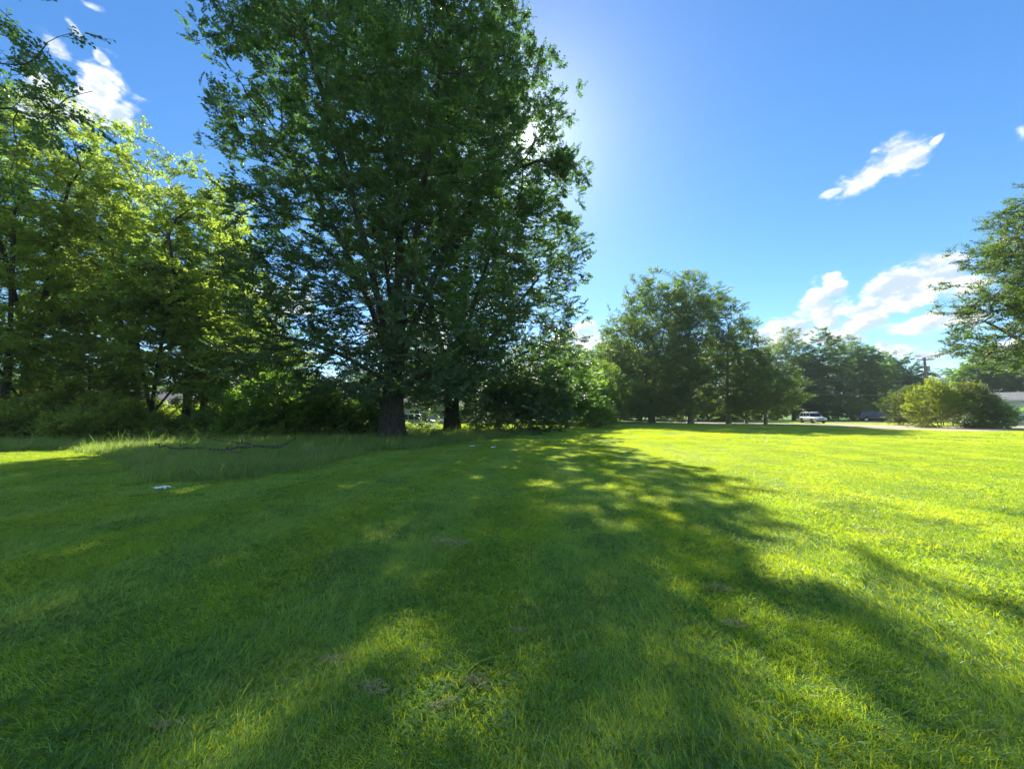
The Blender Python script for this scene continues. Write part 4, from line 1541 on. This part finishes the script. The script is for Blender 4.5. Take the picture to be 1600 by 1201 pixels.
def make_house(label, loc, rz, Lx, Ly, wall_h, roof_h, wallm, roofm, wins, over=.45, name='house', lap=True, porch=False):
    root = empty(name, loc, rz)
    tag(root, label, 'house')
    a, b = Lx / 2, Ly / 2
    w_ = MB()
    w_.add([(-a, -b, -.2), (a, -b, -.2), (a, b, -.2), (-a, b, -.2), (-a, -b, wall_h), (a, -b, wall_h), (a, b, wall_h), (-a, b, wall_h), (-a, 0, wall_h + roof_h * .93), (a, 0, wall_h + roof_h * .93)],
           [(0, 1, 5, 4), (2, 3, 7, 6), (1, 2, 6, 9, 5), (3, 0, 4, 8, 7)])
    w_.build('wall', wallm, root)
    if lap:
        k = 0
        z = .35
        bd = None
        while z < wall_h - .1:
            for sg in (-1, 1):
                if bd is None:
                    l = MB(); l.box((0, 0, 0), (Lx - .02, .035, .02)); bd = l.build('siding_board', wallm, root).data
                    ob = bpy.data.objects['siding_board'] if 'siding_board' in bpy.data.objects else None
                    ob.location = (0, sg * (b + .015), z)
                else:
                    link('siding_board', bd, root, (0, sg * (b + .015), z))
            z += .24
    for sg in (-1, 1):
        r_ = MB()
        zt, ze = wall_h + roof_h, wall_h - roof_h * over / b * .0 + .02
        y0, y1 = 0, sg * (b + over)
        ze = zt - roof_h * (b + over) / b
        A = a + over
        r_.add([(-A, y0, zt), (A, y0, zt), (A, y1, ze), (-A, y1, ze), (-A, y0, zt + .14), (A, y0, zt + .14), (A, y1, ze + .14), (-A, y1, ze + .14)],
               [(0, 1, 2, 3), (4, 7, 6, 5), (0, 4, 5, 1), (3, 2, 6, 7), (0, 3, 7, 4), (1, 5, 6, 2)])
        rf = r_.build('roof', roofm, root)
        g_ = MB()
        g_.box((0, y1 + sg * .04, ze + .03), (2 * A, .07, .16))
        g_.build('fascia', M['trim_white'], rf)
        for sx in (-1, 1):
            e = MB()
            ln = math.hypot(b + over, zt - ze)
            e.box((sx * (A + .03), (y0 + y1) / 2, (zt + ze) / 2 + .03), (.05, ln, .18), (math.atan2(ze - zt, y1) if sg > 0 else math.atan2(zt - ze, -y1), 0, 0))
            e.build('barge_board', M['trim_white'], rf)
    for (face, pos, z, ww, hh) in wins:
        f = MB()
        rotz = 0
        if face in 'fb':
            sg = -1 if face == 'f' else 1
            c = (pos, sg * (b + .03), z)
            dim = (ww, .10, hh)
            gdim, gc = (ww - .16, .06, hh - .16), (pos, sg * (b + .075), z)
            bar = (.05, .03, hh - .16), (pos, sg * (b + .115), z)
        else:
            sg = -1 if face == 'l' else 1
            c = (sg * (a + .03), pos, z)
            dim = (.10, ww, hh)
            gdim, gc = (.06, ww - .16, hh - .16), (sg * (a + .075), pos, z)
            bar = (.03, .05, hh - .16), (sg * (a + .115), pos, z)
        f.box(c, dim)
        fo = f.build('window', M['trim_white'], root)
        g_ = MB(); g_.box(gc, gdim); g_.build('pane', M['window_glass'], fo)
        b_ = MB(); b_.box(bar[1], bar[0]); b_.build('sash_bar', M['trim_white'], fo)
    return root


hx = P(1600, 640, 50)
make_house('low pale house with grey gable roof behind the shrubs at the right edge', (hx.x + 4.2, 51.5, 0), R(-38), 15, 8.5, 3.4, 1.0, M['siding'], M['shingle_grey'],
           [('f', -4.5, 1.7, 1.4, 1.3), ('f', 1.5, 1.7, 1.8, 1.4), ('l', 0.8, 1.7, 1.2, 1.2)])
hw = P(185, 640, 50)
house_w = make_house('grey-roofed house half hidden in the left woods', (hw.x, 50, 0), R(20), 16, 8, 2.6, 1.9, M['brown_wall'], M['shingle_grey'],
                     [('f', -4, 1.5, 1.3, 1.2), ('f', 4, 1.5, 1.6, 1.2)], lap=False)
po = MB()
po.box((4.0, -5.6, 2.35), (8.2, 3.0, .30))
po.build('porch_roof', M['dark_trim'], house_w)
for k in range(4):
    pp = MB()
    pp.box((.3 + k * 2.45, -6.9, 1.1), (.16, .16, 2.2))
    pp.build('porch_post', M['trim_white'], house_w)
hc = P(712, 640, 64)
make_house('long cream building seen under the second maple through the gap', (hc.x, 64, 0), R(4), 20, 8, 3.0, 1.6, M['siding_cream'], M['shingle_grey'],
           [('f', -6, 1.6, 1.5, 1.2), ('f', -1, 1.6, 1.5, 1.2), ('f', 5, 1.6, 1.5, 1.2)], lap=False, name='cream_building')

# ------------------------------------------------------------------ water tower
M['tank_blue'] = mat_simple('tank_pale_blue', (.50, .68, .80), .45, var=.05, scale=.4)
M['tank_emblem'] = mat_simple('tank_dark_blue', (.05, .16, .42), .5, var=.05)
tp_ = P(417, 492, 165)
tr = empty('water_tower', (tp_.x, 165, 0))
tag(tr, 'pale blue water tower showing through the leaves left of the great maple', 'water tower')
tz, rad_ = tp_.z, 3.9


def lathe(prof, n=32):
    V, F = [], []
    for (r, z) in prof:
        for k in range(n):
            an = 2 * math.pi * k / n
            V.append((r * math.cos(an), r * math.sin(an), z))
    for i in range(len(prof) - 1):
        for k in range(n):
            F.append((i * n + k, i * n + (k + 1) % n, (i + 1) * n + (k + 1) % n, (i + 1) * n + k))
    return V, F


V, F = lathe([(.6, tz - 6.2), (2.2, tz - 5.6), (3.4, tz - 4.4), (rad_, tz - 3), (rad_, tz + 2.2), (3.5, tz + 3.3), (2.4, tz + 4.3), (1.0, tz + 4.9), (.02, tz + 5.1)])
link('tank', mesh('tank', V, F, M['tank_blue'], True), tr)
rl = MB(); rl.add(*lathe([(rad_ + .05, tz - 3.0), (rad_ + .6, tz - 3.0), (rad_ + .6, tz - 2.85), (rad_ + .05, tz - 2.85)])); rl.build('walkway', M['tank_blue'], tr)
ba = math.atan2(-165, -tp_.x)
for (a0, a1, z0, z1) in ((-.62, -.50, -1.8, 1.9), (.50, .62, -1.8, 1.9), (-.22, .22, -1.3, 1.5)):
    e = MB()
    V = []
    for k in range(9):
        an = ba + a0 + (a1 - a0) * k / 8
        for z in (z0, z1):
            V.append(((rad_ + .02) * math.cos(an), (rad_ + .02) * math.sin(an), tz + z))
        for z in (z1, z0):
            V.append(((rad_ + .06) * math.cos(an), (rad_ + .06) * math.sin(an), tz + z))
    F = []
    for k in range(8):
        o_ = k * 4
        for j in range(4):
            F.append((o_ + j, o_ + 4 + j, o_ + 4 + (j + 1) % 4, o_ + (j + 1) % 4))
    F += [(0, 1, 2, 3), (35, 34, 33, 32)]
    e.add(V, F)
    e.build('emblem', M['tank_emblem'], tr)
for k in range(6):
    an = 2 * math.pi * k / 6 + .3
    l = MB()
    l.tube([(5.6 * math.cos(an), 5.6 * math.sin(an), -.2), (3.85 * math.cos(an), 3.85 * math.sin(an), tz - 2.9)], .28, 8)
    l.build('leg', M['tank_blue'], tr)
l = MB(); l.tube([(0, 0, -.2), (0, 0, tz - 5.9)], .7, 12); l.build('riser_pipe', M['tank_blue'], tr)

# ------------------------------------------------------------------ poles, wires, mailbox
M['pole_wood'] = mat_bark('pole_wood', (.34, .28, .21), 1.5)
M['wire'] = mat_simple('wire_black', (.12, .12, .12), .5, var=.05)
M['insul'] = mat_simple('insulator', (.35, .36, .38), .3, var=.05)


def make_pole(label, x, y, h, arm_z, rz=0.0, crossarm=True):
    root = empty('utility_pole', (x, y, gz(x, y)), rz)
    tag(root, label, 'utility pole')
    p = MB(); p.tube([(0, 0, -.3), (0, 0, h * .5), (0, 0, h)], [.27, .23, .19], 12); p.build('pole', M['pole_wood'], root, True)
    if crossarm:
        a_ = MB(); a_.box((0, -.28, arm_z), (2.4, .14, .20)); ca = a_.build('crossarm', M['pole_wood'], root)
        for dx in (-.95, -.35, .45, .95):
            i_ = MB(); i_.tube([(dx, -.28, arm_z + .10), (dx, -.28, arm_z + .22), (dx, -.28, arm_z + .34)], [.04, .08, .05], 8); i_.build('insulator', M['insul'], ca)
        t_ = MB(); t_.tube([(.42, 0, arm_z - 2.2), (.42, 0, arm_z - 1.2)], .26, 12); t_.build('transformer', M['insul'], root)
    return root


def wire(label, a, b, sag, rad=.018, name='overhead_wire'):
    pts = []
    for k in range(17):
        t = k / 16
        p = Vector(a).lerp(Vector(b), t)
        p.z -= sag * 4 * t * (1 - t)
        pts.append(p)
    m_ = MB(); m_.tube(pts, rad, 5)
    o = m_.build(name, M['wire'])
    tag(o, label, 'wire')


p1 = P(1451, 640, 74)
pole_top = P(1451, 558, 74).z
make_pole('tall wooden utility pole rising between far trees and locust branches', p1.x, 74, pole_top, pole_top - .5, -.6)
p2 = P(1165, 640, 62)
make_pole('brown wooden post under the small round tree, its top lost in the leaves', p2.x, 62, 8.0, 7.2, 0, False)
wire('upper power wire crossing in front of the far trees', P(1451, 594, 74), (p2.x, 62, 7.8), .35, .02)
wire('lower pale wire strung straight above the two cars', P(1451, 617, 74), P(1165, 614, 62), .1, .03)
wire('service wire running from the pole towards the house gable', P(1452, 590, 74), P(1530, 606, 51), .3, .025)
wire('pale cable slanting down at the right edge above the house', P(1574, 577, 49), P(1640, 606, 47), .05, .04)
mbx = G(1174, 661)
r_ = empty('mailbox', (mbx.x, 61.0, gz(mbx.x, 61.0)), R(10))
tag(r_, 'small white mailbox on a post by the road beside the brown post', 'mailbox')
m_ = MB(); m_.box((0, 0, .5), (.10, .10, 1.2)); m_.build('post', M['trim_white'], r_)
m_ = MB()
V = []
for x in (-.35, .35):
    for k in range(9):
        an = math.pi * k / 8
        V.append((x, math.cos(an) * .16, 1.28 + math.sin(an) * .12))
    V += [(x, -.16, 1.08), (x, .16, 1.08)]
F = [(k, k + 1, k + 12, k + 11) for k in range(10)] + [(10, 0, 11, 21), tuple(range(10, -1, -1)), tuple(range(11, 22))]
m_.add(V, F); m_.build('box', M['trim_white'], r_)
m_ = MB(); m_.box((.1, -.18, 1.34), (.03, .02, .22)); m_.build('flag', M['tail_lens'], r_)

# ------------------------------------------------------------------ small things on the grass
fb = G(340, 716)
o = empty('fallen_branch', (fb.x, fb.y, gz(fb.x, fb.y)))
tag(o, 'dead dark forked branch lying in the tall grass before the woods', 'branch')
def rel(px, py, z, Y=None):
    p = G(px, py)
    return (p.x - fb.x, (p.y - fb.y), z)
def crooked(pts, seed, amp=.05, sub=5):
    q = random.Random(seed)
    out = []
    for a, b in zip(pts[:-1], pts[1:]):
        for k in range(sub):
            p = Vector(a).lerp(Vector(b), k / sub)
            out.append(p + Vector((q.uniform(-amp, amp), q.uniform(-amp, amp), q.uniform(-amp, amp))))
    out.append(Vector(pts[-1]))
    return out
mainp = crooked([(2.0, .5, .38), (1.1, .35, .36), (.5, -.1, .32), (0, -.2, .30), (-1.0, -.15, .34), (-2.1, .0, .40), (-2.3, .05, .52)], 3)
m_ = MB(); m_.tube(mainp, list(np.linspace(.055, .014, len(mainp))), 7); m_.build('main_stem', M['twig_dead'], o, True)
for i, (pts, r0) in enumerate([([(1.1, .35, .36), (.5, .8, .45), (-.3, 1.1, .48), (-1.2, 1.3, .55)], .035), ([(.4, -.1, .31), (1.0, -.5, .25), (1.6, -.9, .18)], .028), ([(-.3, -.2, .30), (.1, -.45, .24), (.9, -.55, .2)], .018),
                               ([(-.3, 1.1, .48), (-.7, 1.5, .7)], .015), ([(-1.2, -.15, .35), (-1.6, .2, .5), (-1.7, .4, .65)], .014), ([(2.0, .5, .38), (2.3, .8, .6), (2.2, 1.0, .7)], .02), ([(.2, .9, .47), (.0, 1.3, .75)], .012), ([(-.6, -.2, .32), (-.9, -.5, .42)], .012)]):
    c_ = crooked(pts, 20 + i, .03)
    m_ = MB(); m_.tube(c_, list(np.linspace(r0, r0 * .3, len(c_))), 5); m_.build('side_branch', M['twig_dead'], o, True)

M['paper'] = mat_simple('white_paper', (.80, .84, .86), .6, var=.05)
def litter(label, px, py, w_, d_, h_, seed):
    p = G(px, py)
    q = random.Random(seed)
    nx, ny = 7, 5
    V, F = [], []
    for j in range(ny):
        for i in range(nx):
            V.append(((i / (nx - 1) - .5) * w_ + q.uniform(-.1, .1) * w_, (j / (ny - 1) - .5) * d_ + q.uniform(-.12, .12) * d_, .06 + q.random() * h_))
    for j in range(ny - 1):
        for i in range(nx - 1):
            a = j * nx + i
            F.append((a, a + 1, a + nx + 1)); F.append((a, a + nx + 1, a + nx))
    me = mesh('crumpled_paper', V, F, M['paper'])
    ob = link('crumpled_paper', me, None, (p.x, p.y, gz(p.x, p.y)), (0, 0, q.uniform(-.5, .5)))
    sd_ = ob.modifiers.new('thick', 'SOLIDIFY'); sd_.thickness = .002
    tag(ob, label, 'litter', 'scraps of white litter')
litter('crumpled white paper on the shaded grass below the fallen branch', 253, 766, .26, .16, .05, 1)
litter('white scrap in the shade just right of the second maple trunk', 738, 699, .22, .15, .05, 2)
litter('smaller white scrap nearest the sunny edge behind the shade', 771, 701, .2, .14, .05, 3)


def dry_clump(label, px, py, rad, n, seed):
    p = G(px, py)
    q = random.Random(seed)
    m_ = MB()
    th = q.uniform(-.5, .5)
    for i in range(int(n * 1.3)):
        a = q.uniform(0, 6.28); r0 = rad * q.random() ** .7
        lx, ly = math.cos(a) * r0 * 1.5, math.sin(a) * r0 * .55
        x, y = lx * math.cos(th) - ly * math.sin(th), lx * math.sin(th) + ly * math.cos(th)
        b_ = th + q.gauss(0, .55) + (math.pi if q.random() < .5 else 0); ln = q.uniform(.3, 1.1) * rad
        z = .015 + .035 * q.random() * (1 - r0 / rad * .6)
        bend = q.gauss(0, .9)
        pts = [(x, y, z), (x + math.cos(b_) * ln * .5, y + math.sin(b_) * ln * .5, z + q.uniform(.0, .022)), (x + math.cos(b_ + bend) * ln, y + math.sin(b_ + bend) * ln, z + q.uniform(-.02, .015))]
        m_.tube(pts, [.0017, .0015, .0008], 3, False)
    o = m_.build('dead_grass_clump', M['straw'], None, False, (p.x, p.y, gz(p.x, p.y)))
    tag(o, label, 'dead grass', 'matted clumps of dead cut grass')
for i, (px, py, r_, n_, lab) in enumerate([
    (254, 1142, .07, 90, 'small brown clump of dead grass in the deep shade nearest the camera'),
    (742, 1076, .085, 130, 'brown clump of dead grass just above the bright patch at the bottom'),
    (692, 1112, .09, 80, 'thin spread of dead grass left of the brown clump over the bright patch'),
    (1122, 927, .14, 120, 'long brownish streak of dead grass farthest up the wheel track'),
    (1148, 986, .10, 110, 'pale curled clump of dead grass below the streak on the track'),
    (580, 1086, .12, 90, 'greyish wisp of dead grass left of the bright bottom patch'),
    (520, 1040, .11, 70, 'faint wisp of dead grass between shade patches left of middle'),
    (808, 996, .08, 60, 'small pale wisp of dead grass beside the centre line'),
    (700, 853, .35, 160, 'wide faint mat of dead grass in the mid lawn shade'),
    (1350, 830, .35, 160, 'thin mat of dead grass out in the sunny lawn')]):
    dry_clump(lab, px, py, r_ * .62, int(n_ * .45), 300 + i)

# ------------------------------------------------------------------ air
HAZE = 0.0003
if HAZE > 0:
    hm = bpy.data.materials.new('haze_air')
    hm.use_nodes = True
    t = NT(hm.node_tree)
    t.n.clear()
    pv = t.new('ShaderNodeVolumePrincipled')
    pv.inputs['Color'].default_value = (.80, .90, 1.0, 1)
    pv.inputs['Density'].default_value = HAZE
    pv.inputs['Anisotropy'].default_value = .0
    oo = t.new('ShaderNodeOutputMaterial')
    t.l.new(pv.outputs[0], oo.inputs['Volume'])
    hb = MB(); hb.box((0, 110, 29), (560, 310, 64))
    o = hb.build('haze', hm)
    tag(o, 'thin blue summer haze in the air over the whole field', 'haze', kind='stuff')
